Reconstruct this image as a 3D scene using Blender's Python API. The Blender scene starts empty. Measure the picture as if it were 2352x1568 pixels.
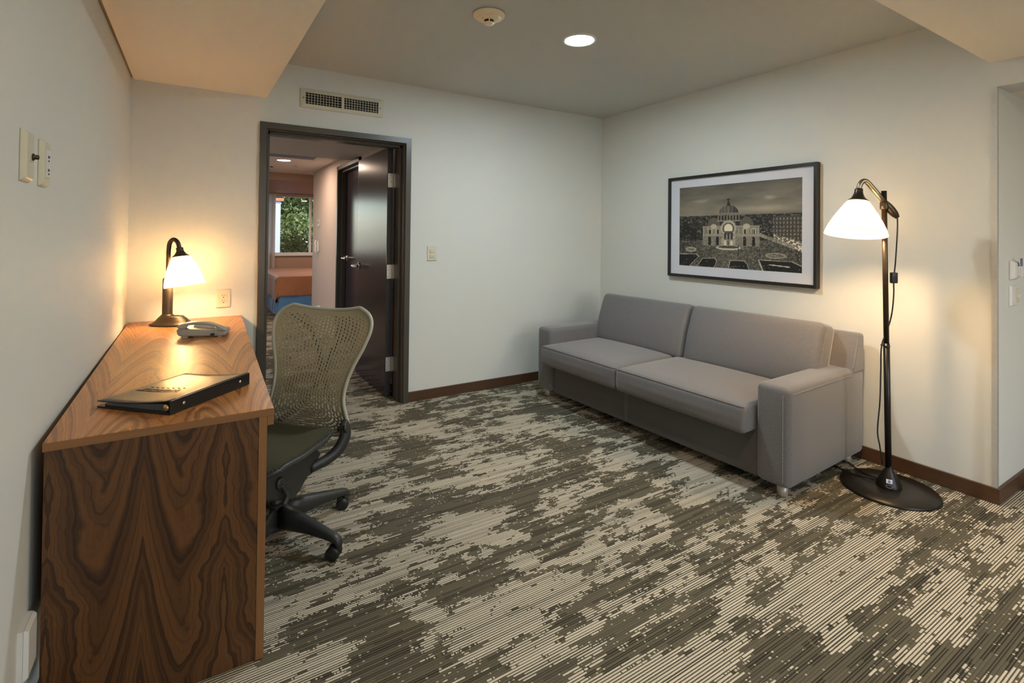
import bpy, bmesh, math, random
import numpy as np
from mathutils import Vector, Matrix
R = math.radians
random.seed(7)
np.random.seed(7)
sc = bpy.context.scene
COL = sc.collection

# ------------------------------------------------------------------ camera, world, exposure
YAW, PIT, ROL = 0.5571, 0.0118, -0.0109
CAM = Vector((-3.3404, -3.7249, 1.2832))
fw = Vector((math.sin(YAW)*math.cos(PIT), math.cos(YAW)*math.cos(PIT), math.sin(PIT)))
rt = Vector((math.cos(YAW), -math.sin(YAW), 0)); dn = fw.cross(rt)
rt2 = math.cos(ROL)*rt + math.sin(ROL)*dn; dn2 = -math.sin(ROL)*rt + math.cos(ROL)*dn
cam = bpy.data.objects.new('camera', bpy.data.cameras.new('camera'))
COL.objects.link(cam)
m = Matrix((rt2, -dn2, -fw)).transposed().to_4x4(); m.translation = CAM
cam.matrix_world = m
cam.data.sensor_width = 36; cam.data.sensor_fit = 'HORIZONTAL'
cam.data.lens = 1162.1/2352*36
cam.data.shift_y = -(784-527.99)/2352
cam.data.clip_start = 0.02
sc.camera = cam

w = bpy.data.worlds.new('world'); sc.world = w; w.use_nodes = True
nt = w.node_tree; bg = nt.nodes['Background']
sky = nt.nodes.new('ShaderNodeTexSky'); sky.sky_type = 'NISHITA'
sky.sun_disc = False; sky.sun_elevation = R(48); sky.sun_rotation = R(200)
nt.links.new(sky.outputs['Color'], bg.inputs['Color']); bg.inputs['Strength'].default_value = 0.60
sc.view_settings.view_transform = 'Standard'; sc.view_settings.look = 'None'
sc.view_settings.gamma = 1; sc.view_settings.use_curve_mapping = False
sc.view_settings.exposure = 0.0
try:
    sc.cycles.use_denoising = True
    sc.cycles.max_bounces = 10; sc.cycles.diffuse_bounces = 6; sc.cycles.glossy_bounces = 4
    sc.cycles.transmission_bounces = 6; sc.cycles.sample_clamp_indirect = 0
except Exception: pass

WARM = (1.0, 0.66, 0.33); SOFTWARM = (1.0, 0.84, 0.64); COOL = (0.78, 0.92, 1.0)
def lamp(name, kind, loc, power, color, size=0.15, rot=(0,0,0), spread=None, shape='DISK'):
    l = bpy.data.lights.new(name, kind); l.energy = power; l.color = color
    if kind == 'AREA':
        l.shape = shape
        if isinstance(size, tuple): l.size, l.size_y = size
        else: l.size = size
        if spread: l.spread = R(spread)
    o = bpy.data.objects.new(name, l); o.location = loc; o.rotation_euler = rot; COL.objects.link(o)
    return o
SUN = bpy.data.lights.new('sun', 'SUN'); SUN.energy = 3.4; SUN.angle = R(1); SUN.color = (1, .95, .86)
suno = bpy.data.objects.new('sun', SUN); suno.rotation_euler = (R(38), 0, R(12)); COL.objects.link(suno)
# recessed ceiling lamps: the one in view, the entry one a shadow implies, and rear fill lamps added unseen
lamp('downlight_lamp', 'AREA', (-1.456, -1.424, 2.425), 27, COOL, 0.135)
lamp('entry_lamp', 'AREA', (-2.05, -3.12, 2.16), 13, SOFTWARM, 0.13)
lamp('rear_lamp', 'AREA', (-1.9, -5.2, 2.16), 8, COOL, 0.16)
lamp('rear_fill_b', 'AREA', (-0.5, -5.2, 2.16), 34, (1, .93, .84), 0.16)
lamp('hall_lamp', 'AREA', (1.6, -4.2, 2.03), 3, SOFTWARM, 0.13)
lamp('bedroom_lamp', 'AREA', (-2.453, 2.977, 2.165), 13, (1.0, .78, .62), 0.14)
lamp('bedroom_lamp_b', 'AREA', (-4.4, 2.977, 2.165), 13, (1.0, .78, .62), 0.14)
lamp('bedroom_lamp_c', 'AREA', (-1.2, 5.6, 2.05), 26, (1.0, .74, .55), 0.14)
por = lamp('window_portal', 'AREA', (-3.07, 7.3, 1.46), 1, (1,1,1), (4.3, 1.2), (R(-90), 0, 0), shape='RECTANGLE')
por.data.cycles.is_portal = True
por = lamp('rear_portal', 'AREA', (-1.5, -6.72, 1.27), 1, (1,1,1), (2.4, 1.65), (R(90), 0, 0), shape='RECTANGLE')
por.data.cycles.is_portal = True
DESK_BULB, FLOOR_BULB = 290.0, 540.0

# ------------------------------------------------------------------ materials
class NT:
    def __init__(s, name):
        s.m = bpy.data.materials.new(name); s.m.use_nodes = True
        s.t = s.m.node_tree; s.b = s.t.nodes['Principled BSDF']; s.out = s.t.nodes['Material Output']
        s.tc = None
    def n(s, kind, **kw):
        x = s.t.nodes.new('ShaderNode'+kind)
        for k, v in kw.items(): setattr(x, k, v)
        return x
    def set(s, sock, v):
        if isinstance(v, bpy.types.NodeSocket): s.t.links.new(v, sock)
        else: sock.default_value = v
    def obj(s):
        if not s.tc: s.tc = s.n('TexCoord')
        return s.tc.outputs['Object']
    def xyz(s):
        x = s.n('SeparateXYZ'); s.set(x.inputs[0], s.obj()); return x.outputs
    def math(s, op, a, b=0.0, c=0.0, clamp=False):
        x = s.n('Math', operation=op, use_clamp=clamp)
        s.set(x.inputs[0], a); s.set(x.inputs[1], b); s.set(x.inputs[2], c); return x.outputs[0]
    def vec(s, a, b, c=0.0):
        x = s.n('CombineXYZ'); s.set(x.inputs[0], a); s.set(x.inputs[1], b); s.set(x.inputs[2], c); return x.outputs[0]
    def noise(s, v, scale, detail=2.0, rough=0.5, dist=0.0):
        x = s.n('TexNoise'); s.set(x.inputs['Vector'], v); s.set(x.inputs['Scale'], scale)
        s.set(x.inputs['Detail'], detail); s.set(x.inputs['Roughness'], rough); s.set(x.inputs['Distortion'], dist)
        return x.outputs[0]
    def white(s, v):
        x = s.n('TexWhiteNoise', noise_dimensions='3D'); s.set(x.inputs['Vector'], v); return x.outputs['Value']
    def ramp(s, f, stops, interp='LINEAR'):
        x = s.n('ValToRGB'); s.set(x.inputs[0], f); e = x.color_ramp.elements; x.color_ramp.interpolation = interp
        while len(e) < len(stops): e.new(0.5)
        for i, (p, c) in enumerate(stops): e[i].position = p; e[i].color = (*c, 1)
        return x.outputs[0]
    def mix(s, f, a, b, blend='MIX'):
        x = s.n('Mix', data_type='RGBA', blend_type=blend)
        s.set(x.inputs[0], f)
        for k, v in ((6, a), (7, b)): s.set(x.inputs[k], (*v, 1) if isinstance(v, tuple) and len(v) == 3 else v)
        return x.outputs[2]
    def bump(s, h, strength=0.3, dist=0.002):
        x = s.n('Bump'); s.set(x.inputs['Height'], h); x.inputs['Strength'].default_value = strength
        x.inputs['Distance'].default_value = dist; s.set(s.b.inputs['Normal'], x.outputs[0])
    def base(s, c): s.set(s.b.inputs['Base Color'], (*c, 1) if isinstance(c, tuple) else c)
    def rough(s, v): s.set(s.b.inputs['Roughness'], v)
    def metal(s, v=1.0): s.set(s.b.inputs['Metallic'], v)

def plain(name, c, rough=0.5, metal=0.0, grain=0.0, scale=60, bump=0.0, spec=None, coat=0.0):
    k = NT(name); k.rough(rough); k.metal(metal)
    f = k.noise(k.obj(), scale, 3)
    if grain:
        k.base(k.mix(f, tuple(x*(1-grain) for x in c), tuple(min(1, x*(1+grain)) for x in c)))
    else: k.base(c)
    if bump: k.bump(f, bump, 0.001)
    if spec is not None: k.b.inputs['Specular IOR Level'].default_value = spec
    if coat: k.b.inputs['Coat Weight'].default_value = coat; k.b.inputs['Coat Roughness'].default_value = .12
    return k.m

def emis(name, c, strength):
    k = NT(name); k.base(c); k.b.inputs['Emission Color'].default_value = (*c, 1)
    k.b.inputs['Emission Strength'].default_value = strength
    return k.m

def wall_paint(name, c):
    k = NT(name)
    f = k.noise(k.obj(), 1.3, 3)
    k.base(k.mix(f, tuple(x*.97 for x in c), tuple(x*1.02 for x in c)))
    k.rough(.62); k.b.inputs['Specular IOR Level'].default_value = .25
    h = k.noise(k.obj(), 90, 3, .6); k.bump(h, .10, .001)
    return k.m

def walnut(name, across, along, leaf, off=0.0, tint=1.0, rough=.33, red=1.0, sgn=1.0, light=0.0):
    """book-matched crown-cut walnut veneer: leaves of a given width, mirrored at every seam"""
    k = NT(name); o = k.xyz()
    ac, al = o[across], o[along]
    a = k.math('ADD', k.math('DIVIDE', ac, leaf), off)
    q = k.math('PINGPONG', a, 1.0)
    lf = k.math('FLOOR', a)
    wob = k.noise(k.vec(k.math('MULTIPLY', q, 1.3), k.math('MULTIPLY', al, 5.5), 3.1), 1.0, 3, .55)
    wob2 = k.noise(k.vec(k.math('MULTIPLY', q, 5.0), k.math('MULTIPLY', al, 16.0), 7.7), 1.0, 2, .5)
    ctr = k.math('ADD', .46, k.math('MULTIPLY', k.math('SUBTRACT', wob, .5), .30))
    r = k.math('MULTIPLY', k.math('ABSOLUTE', k.math('SUBTRACT', q, ctr)), leaf)
    r2 = k.math('SQRT', k.math('ADD', k.math('MULTIPLY', r, r), .00008))
    bend = k.math('MULTIPLY', k.math('POWER', r2, 1.55), 17.0*sgn)
    h = k.math('SUBTRACT', al, bend)
    h = k.math('ADD', h, k.math('MULTIPLY', k.math('SUBTRACT', wob, .5), .26))
    h = k.math('ADD', h, k.math('MULTIPLY', k.math('SUBTRACT', wob2, .5), .035))
    ring = k.noise(k.vec(k.math('MULTIPLY', h, 21.0), 0.3, 0.7), 1.0, 3.0, .66)
    fine = k.noise(k.vec(k.math('MULTIPLY', h, 70.0), 1.3, 0.7), 1.0, 2.0, .6)
    pore = k.noise(k.vec(k.math('MULTIPLY', ac, 330.0), k.math('MULTIPLY', al, 9.0), 0.0), 1.0, 2, .6)
    f = k.math('ADD', k.math('MULTIPLY', ring, .78), k.math('MULTIPLY', fine, .22))
    T = lambda c: tuple(min(1, x*tint) for x in (c[0]*red, c[1], c[2]))
    L = light
    c = k.ramp(f, [(.34, T((.036+L*.07, .015+L*.032, .006+L*.011))), (.43, T((.100+L*.07, .041+L*.032, .012+L*.011))),
                   (.50, T((.185+L*.06, .078+L*.03, .021+L*.011))), (.60, T((.27+L*.05, .118+L*.03, .031+L*.012))),
                   (.72, T((.15+L*.06, .062+L*.03, .018+L*.011)))])
    knot = k.noise(k.vec(k.math('MULTIPLY', q, 4.0), k.math('MULTIPLY', al, 6.0), 11.0), 1.0, 1)
    c = k.mix(k.math('MULTIPLY', k.math('GREATER_THAN', knot, .74), .35), c, T((.04, .018, .008)))
    c = k.mix(k.math('MULTIPLY', k.math('SUBTRACT', pore, .35, clamp=True), .95), c, T((.05, .022, .01)))
    k.base(c); k.rough(rough); k.bump(pore, .06, .0006)
    return k.m

def straight_wood(name, along, c1, c2, rough=.42):
    k = NT(name); o = k.xyz()
    oth = [i for i in range(3) if i != along]
    v = k.vec(k.math('MULTIPLY', o[oth[0]], 60), k.math('MULTIPLY', o[oth[1]], 60), k.math('MULTIPLY', o[along], 3.0))
    f = k.noise(v, 1.0, 4, .6, .4)
    k.base(k.mix(f, c1, c2)); k.rough(rough); k.bump(f, .08, .0006)
    return k.m

def carpet():
    k = NT('carpet'); o = k.xyz()
    p = 0.0090
    x, y = o[0], o[1]
    s = k.math('DIVIDE', y, p); i = k.math('FLOOR', s); fr = k.math('FRACT', s)
    ys = k.math('MULTIPLY', i, p)
    jit = k.math('MULTIPLY', k.white(k.vec(i, 0.0, 2.0)), .045)
    xs = k.math('SNAP', k.math('ADD', x, jit), .004)
    big = k.noise(k.vec(k.math('MULTIPLY', xs, 1.55), k.math('MULTIPLY', ys, 2.7), 0.0), 1.55, 3.0, .62)
    mid = k.noise(k.vec(k.math('MULTIPLY', xs, 3.4), k.math('MULTIPLY', ys, 15.0), 5.0), 1.5, 3.0, .60)
    crk = k.noise(k.vec(k.math('MULTIPLY', xs, 16.0), k.math('MULTIPLY', ys, 5.0), 9.0), 1.3, 2.0, .6)
    tuft = k.white(k.vec(k.math('SNAP', x, .005), i, 1.0))
    m_ = k.math('ADD', k.math('MULTIPLY', big, .42), k.math('MULTIPLY', mid, .42))
    m_ = k.math('ADD', m_, k.math('MULTIPLY', crk, .18))
    m_ = k.math('ADD', m_, k.math('MULTIPLY', k.math('SUBTRACT', tuft, .5), .022))
    dark = k.math('GREATER_THAN', m_, .507)
    nearedge = k.math('LESS_THAN', k.math('ABSOLUTE', k.math('SUBTRACT', m_, .532)), .02)
    ribd = k.math('ABSOLUTE', k.math('SUBTRACT', fr, .5))
    wid = k.math('ADD', .285, k.math('MULTIPLY', k.math('SUBTRACT', k.white(k.vec(i, 4.0, 0.0)), .5), .14))
    tuftn = k.noise(k.vec(k.math('MULTIPLY', x, 260), k.math('MULTIPLY', y, 260), 0), 1.0, 2, .7)
    rib = k.math('LESS_THAN', k.math('ADD', ribd, k.math('MULTIPLY', k.math('SUBTRACT', tuftn, .5), .22)), wid)
    creamvar = k.noise(k.vec(k.math('MULTIPLY', x, 2.0), k.math('MULTIPLY', i, .7), 0), 1.0, 2)
    cream = k.mix(creamvar, (.56, .49, .37), (.88, .79, .64))
    cream = k.mix(k.math('MULTIPLY', tuftn, .55), cream, (.28, .24, .175))
    gap = k.mix(tuftn, (.060, .056, .038), (.15, .135, .095))
    lightc = k.mix(rib, gap, cream)
    olv = k.noise(k.vec(k.math('MULTIPLY', x, 2.2), k.math('MULTIPLY', ys, 5.0), 21.0), 1.5, 2)
    olive = k.mix(olv, (.150, .132, .092), (.205, .175, .108))
    olive = k.mix(k.math('MULTIPLY', tuftn, .7), olive, (.066, .058, .041))
    olive = k.mix(k.math('MULTIPLY', k.white(k.vec(i, 3.0, 8.0)), .45), olive, (.085, .077, .058))
    olive = k.mix(k.math('MULTIPLY', k.math('GREATER_THAN', ribd, .36), .45), olive, (.035, .031, .024))
    lines = k.noise(k.vec(k.math('MULTIPLY', xs, 1.6), k.math('MULTIPLY', i, 2.3), 31.0), 1.0, 1)
    dl = k.math('MULTIPLY', k.math('GREATER_THAN', lines, .55), k.math('GREATER_THAN', ribd, .17))
    darkc = k.mix(k.math('MULTIPLY', dl, .8), olive, (.022, .020, .016))
    speck = k.math('GREATER_THAN', k.white(k.vec(k.math('SNAP', x, .007), i, 6.0)), .972)
    darkc = k.mix(k.math('MULTIPLY', k.math('MULTIPLY', speck, rib), .7), darkc, (.50, .44, .33))
    c = k.mix(dark, lightc, darkc)
    crack = k.math('GREATER_THAN', k.noise(k.vec(k.math('MULTIPLY', xs, 11.0), k.math('MULTIPLY', ys, 1.6), 61.0), 1.0, 2, .6), .69)
    c = k.mix(k.math('MULTIPLY', crack, .8), c, olive)
    cdl = k.math('GREATER_THAN', k.noise(k.vec(k.math('MULTIPLY', xs, .9), k.math('MULTIPLY', i, 5.3), 41.0), 1.0, 1), .645)
    cdl = k.math('MULTIPLY', cdl, k.math('GREATER_THAN', ribd, .16))
    c = k.mix(k.math('MULTIPLY', cdl, .75), c, (.05, .046, .035))
    k.base(c); k.rough(.95); k.b.inputs['Specular IOR Level'].default_value = .1
    hgt = k.math('ADD', k.math('MULTIPLY', k.math('SUBTRACT', .5, ribd), 1.2), tuftn)
    k.bump(hgt, .55, .003)
    return k.m

def fabric(name, c, scale=900, var=.12, sheen=.6):
    k = NT(name)
    o = k.xyz()
    f = k.noise(k.obj(), scale*.26, 3, .8)
    g = k.noise(k.obj(), 6, 3)
    cc = k.mix(f, tuple(x*(1-var*2.2) for x in c), tuple(x*(1+var*2.2) for x in c))
    cc = k.mix(k.math('MULTIPLY', g, .18), cc, tuple(x*.8 for x in c))
    k.base(cc); k.rough(.9); k.b.inputs['Specular IOR Level'].default_value = .15
    k.b.inputs['Sheen Weight'].default_value = sheen; k.b.inputs['Sheen Roughness'].default_value = .35
    k.bump(f, .25, .001)
    return k.m

def shade_glass(name, c):
    k = NT(name)
    tr = k.n('BsdfTranslucent'); tr.inputs[0].default_value = (*c, 1)
    df = k.n('BsdfDiffuse'); df.inputs[0].default_value = (.85, .80, .68, 1)
    gl = k.n('BsdfGlossy'); gl.inputs[0].default_value = (1, 1, 1, 1); gl.inputs['Roughness'].default_value = .2
    m1 = k.n('MixShader'); m1.inputs[0].default_value = .25
    k.t.links.new(tr.outputs[0], m1.inputs[1]); k.t.links.new(df.outputs[0], m1.inputs[2])
    m2 = k.n('MixShader'); m2.inputs[0].default_value = .04
    k.t.links.new(m1.outputs[0], m2.inputs[1]); k.t.links.new(gl.outputs[0], m2.inputs[2])
    k.t.links.new(m2.outputs[0], k.out.inputs[0])
    return k.m

WALL = (.67, .67, .62)
M = {}
M['wall'] = wall_paint('off_white_wall_paint', WALL)
M['soffit'] = wall_paint('soffit_paint', (.86, .79, .67))
M['ceiling'] = wall_paint('grey_ceiling_paint', (.54, .545, .51))
M['bedwall'] = wall_paint('bedroom_wall_paint', (.64, .53, .46))
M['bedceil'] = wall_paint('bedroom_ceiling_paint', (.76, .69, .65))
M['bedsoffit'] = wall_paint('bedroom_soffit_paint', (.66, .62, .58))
M['brownpaint'] = wall_paint('brown_paint', (.40, .26, .19))
M['carpet'] = carpet()
M['dframe'] = plain('bronze_door_frame_paint', (.062, .054, .042), .34, 0, .12, 8)
M['leaf'] = straight_wood('dark_stained_door', 2, (.034, .024, .034), (.054, .038, .048), .20)
M['leafedge'] = plain('dark_door_edge', (.022, .020, .022), .45)
M['steel'] = plain('brushed_steel', (.66, .65, .62), .36, .55, .08, 40)
M['chrome'] = plain('satin_chrome', (.72, .70, .66), .18, 1)
M['base'] = straight_wood('walnut_baseboard_x', 0, (.055, .025, .011), (.105, .050, .022), .4)
M['basey'] = straight_wood('walnut_baseboard_y', 1, (.055, .025, .011), (.105, .050, .022), .4)
M['ivory'] = plain('ivory_plastic', (.64, .60, .46), .38, 0, .04, 30)
M['white'] = plain('white_plastic', (.72, .71, .68), .35)
M['black'] = plain('black_plastic', (.012, .012, .012), .38)
M['hole'] = plain('dark_opening', (.008, .008, .008), .8)
M['ventcream'] = plain('cream_vent_paint', (.60, .56, .42), .45, 0, .04, 20)
M['bronze'] = plain('dark_bronze_lamp_metal', (.070, .052, .036), .36, .75, .15, 25)
M['champ'] = plain('champagne_lamp_metal', (.34, .30, .22), .28, .9, .1, 25)
M['lampblack'] = plain('black_lamp_metal', (.022, .019, .015), .33, .4, .1, 25)
M['shade'] = shade_glass('frosted_lamp_glass', (.66, .58, .43)); M['shade_thick'] = shade_glass('thick_frosted_lamp_glass', (.18, .158, .115))
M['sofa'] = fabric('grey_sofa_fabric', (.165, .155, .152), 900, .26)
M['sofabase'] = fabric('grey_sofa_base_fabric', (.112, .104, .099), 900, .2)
M['stitch'] = plain('pale_stitching', (.42, .40, .37), .8)
M['foot'] = plain('sofa_foot_metal', (.50, .46, .38), .4, .6)
M['top'] = walnut('walnut_top_lit', 0, 1, .19, .10, 1.75, .32, 1.08, -1.0, .85)  # the desk's walnut, lightened for the lamplight on its top
M['panel'] = walnut('walnut_panel_shaded', 0, 2, .195, .35, .50, .36, 1.08, 1.0, .0)  # same walnut, with the shade of the end panel put into its tint
M['edge'] = straight_wood('walnut_edge_y', 1, (.17, .074, .026), (.29, .135, .048), .36)
M['edgex'] = straight_wood('walnut_edge_x', 0, (.17, .074, .026), (.29, .135, .048), .36)
M['edgez'] = straight_wood('walnut_edge_z', 2, (.17, .074, .026), (.29, .135, .048), .36)
M['leather'] = plain('black_leatherette', (.018, .016, .014), .20, 0, .2, 500, .08, .3)
M['page'] = plain('dark_pages', (.10, .11, .12), .4)
M['brass'] = plain('brass', (.62, .46, .22), .3, 1)
M['phone'] = plain('ash_grey_phone_plastic', (.36, .35, .31), .36, 0, .05, 40)
M['phoneface'] = plain('beige_phone_face', (.62, .57, .42), .4)
M['mesh'] = plain('sage_chair_polymer', (.35, .30, .19), .45, 0, .06, 30)
M['rim'] = plain('pale_sage_chair_rim', (.40, .40, .32), .40)
M['seat'] = fabric('olive_seat_mesh', (.070, .068, .036), 1400, .2, .08)
M['graph'] = plain('graphite_chair_plastic', (.028, .029, .027), .42, 0, .1, 60)
M['mat'] = plain('white_picture_mat', (.62, .62, .66), .8)
M['pframe'] = plain('black_picture_frame', (.012, .011, .010), .35)
M['bulb'] = emis('bulb_glow', (1.0, .74, .42), 1.0)
M['lens'] = emis('downlight_lens', (.93, .98, 1.0), 7.0)
M['lenswarm'] = emis('bedroom_downlight_lens', (1.0, .86, .72), 6.0)
M['trimwhite'] = plain('white_trim_ring', (.75, .75, .73), .4)
M['smoke'] = plain('aged_cream_plastic', (.92, .76, .52), .4, 0, .06, 25)
M['spread'] = None
M['blue'] = fabric('blue_bed_skirt_fabric', (.10, .215, .40), 300, .12)
k = NT('sheer_white_curtain'); tr = k.n('BsdfTranslucent'); tr.inputs[0].default_value = (.75, .74, .72, 1)
df = k.n('BsdfDiffuse'); df.inputs[0].default_value = (.72, .69, .66, 1); mx = k.n('MixShader'); mx.inputs[0].default_value = .5
k.t.links.new(tr.outputs[0], mx.inputs[1]); k.t.links.new(df.outputs[0], mx.inputs[2]); k.t.links.new(mx.outputs[0], k.out.inputs[0])
M['curtain'] = k.m
M['winframe'] = plain('white_window_frame', (.70, .72, .74), .4)
M['stucco'] = plain('pale_blue_stucco', (.55, .64, .80), .8, 0, .03, 20)
M['terra'] = plain('terracotta_coping', (.45, .20, .10), .7)
M['bark'] = plain('tree_bark', (.10, .075, .05), .9, 0, .3, 20)
M['ground'] = plain('garden_soil', (.10, .09, .06), .95, 0, .3, 10)
k = NT('tree_leaves'); gi = k.n('NewGeometry'); 
k.base(k.ramp(gi.outputs['Random Per Island'], [(0, (.12, .18, .06)), (.5, (.22, .30, .11)), (1, (.40, .46, .20))]))
k.rough(.8); k.b.inputs['Specular IOR Level'].default_value = .15
tr = k.n('BsdfTranslucent'); tr.inputs[0].default_value = (.22, .34, .08, 1); mx = k.n('MixShader'); mx.inputs[0].default_value = .35
k.t.links.new(k.b.outputs[0], mx.inputs[1]); k.t.links.new(tr.outputs[0], mx.inputs[2]); k.t.links.new(mx.outputs[0], k.out.inputs[0])
M['leafgreen'] = k.m
k = NT('quilted_orange_bedspread')
f1 = k.noise(k.obj(), 55, 3, .6, 1.2); f2 = k.noise(k.obj(), 9, 2)
k.base(k.mix(f1, (.26, .085, .028), (.46, .19, .075))); k.rough(.75); k.bump(f1, .6, .006)
k.b.inputs['Sheen Weight'].default_value = .4
M['spread'] = k.m
k = NT('clear_window_glass'); k.base((1, 1, 1)); k.rough(0.0)
tb = k.n('BsdfTransparent'); gb = k.n('BsdfGlossy'); gb.inputs['Roughness'].default_value = .02
fr = k.n('Fresnel'); mx = k.n('MixShader'); k.t.links.new(fr.outputs[0], mx.inputs[0])
k.t.links.new(tb.outputs[0], mx.inputs[1]); k.t.links.new(gb.outputs[0], mx.inputs[2]); k.t.links.new(mx.outputs[0], k.out.inputs[0])
M['glass'] = k.m

# ------------------------------------------------------------------ mesh helpers
class MB:
    def __init__(s): s.bm = bmesh.new()
    def face(s, pts):
        try: return s.bm.faces.new([s.bm.verts.new(p) for p in pts])
        except Exception: return None
    def box(s, a, b, mat=None):
        x0, y0, z0 = a; x1, y1, z1 = b
        v = [Vector(p) for p in ((x0,y0,z0),(x1,y0,z0),(x1,y1,z0),(x0,y1,z0),(x0,y0,z1),(x1,y0,z1),(x1,y1,z1),(x0,y1,z1))]
        if mat is not None: v = [mat @ p for p in v]
        vs = [s.bm.verts.new(p) for p in v]
        for f in ((0,3,2,1),(4,5,6,7),(0,1,5,4),(1,2,6,5),(2,3,7,6),(3,0,4,7)): s.bm.faces.new([vs[i] for i in f])
        return s
    def hexa(s, p):     # 8 points: bottom ring then top ring
        vs = [s.bm.verts.new(q) for q in p]
        for f in ((0,3,2,1),(4,5,6,7),(0,1,5,4),(1,2,6,5),(2,3,7,6),(3,0,4,7)): s.bm.faces.new([vs[i] for i in f])
        return s
    def prism(s, poly, axis, a, b):
        def P(u, v, t):
            return {0: (t, u, v), 1: (u, t, v), 2: (u, v, t)}[axis]
        A = [s.bm.verts.new(P(u, v, a)) for u, v in poly]; B = [s.bm.verts.new(P(u, v, b)) for u, v in poly]
        n = len(poly)
        s.bm.faces.new(A); s.bm.faces.new(B[::-1])
        for i in range(n): s.bm.faces.new((A[i], B[i], B[(i+1) % n], A[(i+1) % n]))
        return s
    def rings(s, rings, cap=True, closed=False):
        vs = [[s.bm.verts.new(p) for p in r] for r in rings]
        n = len(rings[0])
        for a, b in zip(vs, vs[1:] + ([vs[0]] if closed else [])):
            for i in range(n): s.bm.faces.new((a[i], a[(i+1) % n], b[(i+1) % n], b[i]))
        if cap and not closed:
            s.bm.faces.new(vs[0][::-1]); s.bm.faces.new(vs[-1])
        return s
    def tube(s, path, rad, n=10, cap=True, closed=False, flat=None):
        path = [Vector(p) for p in path]; N = len(path)
        rads = rad if isinstance(rad, (list, tuple)) else [rad]*N
        rings = []; up = None
        for i, p in enumerate(path):
            if closed: t = path[(i+1) % N] - path[i-1]
            else: t = path[min(i+1, N-1)] - path[max(i-1, 0)]
            t.normalize()
            if up is None:
                up = Vector((0,0,1)) if abs(t.z) < .9 else Vector((1,0,0))
            a = (up - t*up.dot(t)).normalized(); b = t.cross(a); up = a
            ra = rads[i]; rb = ra if flat is None else flat[i] if isinstance(flat, (list, tuple)) else ra*flat
            rings.append([p + a*(ra*math.cos(q)) + b*(rb*math.sin(q)) for q in (2*math.pi*j/n for j in range(n))])
        return s.rings(rings, cap, closed)
    def cyl(s, p0, p1, r0, r1=None, n=16):
        r1 = r0 if r1 is None else r1
        return s.tube([p0, p1], [r0, r1], n)
    def lathe(s, prof, origin=(0,0,0), n=28, mat=None, cap=True):
        o = Vector(origin); mat = mat or Matrix.Identity(3)
        rings = [[o + mat @ Vector((r*math.cos(q), r*math.sin(q), z)) for q in (2*math.pi*j/n for j in range(n))] for r, z in prof]
        return s.rings(rings, cap)
    def grid(s, fn, nu, nv):
        vs = [[s.bm.verts.new(fn(i/nu, j/nv)) for i in range(nu+1)] for j in range(nv+1)]
        for j in range(nv):
            for i in range(nu): s.bm.faces.new((vs[j][i], vs[j][i+1], vs[j+1][i+1], vs[j+1][i]))
        return s
    def roundbox(s, c, h, r, fn=None, n=7, mat=None):
        """box of half sizes h round c with edge radius r; fn may push each point about"""
        def ticks(H):
            e = [r*(1-math.cos(R(a))) for a in (0, 22, 45, 67, 90)]
            lo = [-H+x for x in e]; hi = [-x for x in lo[::-1]]
            midn = [(-H+r) + (2*H-2*r)*i/n for i in range(1, n)]
            return lo + midn + hi
        tx = [ticks(x) for x in h]; cache = {}
        def V(p):
            key = tuple(round(x, 6) for x in p)
            if key not in cache:
                q = Vector([max(-H+r, min(H-r, x)) for x, H in zip(p, h)]); d = Vector(p)-q
                if d.length > 1e-9: d = d.normalized()*r
                o = q + d
                if fn: o = fn(o)
                if mat is not None: o = mat @ o
                cache[key] = s.bm.verts.new(o + Vector(c))
            return cache[key]
        for ax in range(3):
            u, v = [(1,2),(2,0),(0,1)][ax]
            for sg in (-1, 1):
                for i in range(len(tx[u])-1):
                    for j in range(len(tx[v])-1):
                        q = []
                        for (a, b) in ((i,j),(i+1,j),(i+1,j+1),(i,j+1)):
                            p = [0,0,0]; p[ax] = sg*h[ax]; p[u] = tx[u][a]; p[v] = tx[v][b]; q.append(V(p))
                        if len(set(q)) == 4:
                            try: s.bm.faces.new(q if sg > 0 else q[::-1])
                            except ValueError: pass
        return s
    def mesh(s, name):
        bmesh.ops.recalc_face_normals(s.bm, faces=s.bm.faces[:])
        me = bpy.data.meshes.new(name); s.bm.to_mesh(me); s.bm.free(); return me

def part(name, mb, mat, parent=None, label=None, smooth=False, bevel=0.0, seg=2, kind=None, solid=0.0, loc=None):
    me = mb.mesh(name) if isinstance(mb, MB) else mb
    if mat: me.materials.append(mat)
    o = bpy.data.objects.new(name, me); COL.objects.link(o)
    if parent: o.parent = parent
    if loc: o.location = loc
    if smooth: me.polygons.foreach_set('use_smooth', [True]*len(me.polygons))
    if solid:
        md = o.modifiers.new('solid', 'SOLIDIFY'); md.thickness = solid; md.offset = 0
    if bevel:
        md = o.modifiers.new('bevel', 'BEVEL'); md.width = bevel; md.segments = seg; md.limit_method = 'ANGLE'; md.angle_limit = R(40)
        if smooth is False and seg > 1:
            me.polygons.foreach_set('use_smooth', [True]*len(me.polygons))
            md.harden_normals = True
    if label: o['label'] = label
    if kind: o['kind'] = kind
    return o
def tag(o, label, cat, group=None, kind=None):
    o['label'] = label
    if cat: o['category'] = cat
    if group: o['group'] = group
    if kind: o['kind'] = kind
    return o
def thing(name, label, cat, loc=(0,0,0), rot=0.0, group=None):
    o = bpy.data.objects.new(name, None); COL.objects.link(o); o.location = loc; o.rotation_euler = (0,0,rot)
    o.empty_display_size = .05
    return tag(o, label, cat, group)
def struct(name, mb, mat, label=None, **kw):
    o = part(name, mb, mat, **kw); o['kind'] = 'structure'
    if label: o['label'] = label
    return o
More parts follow.
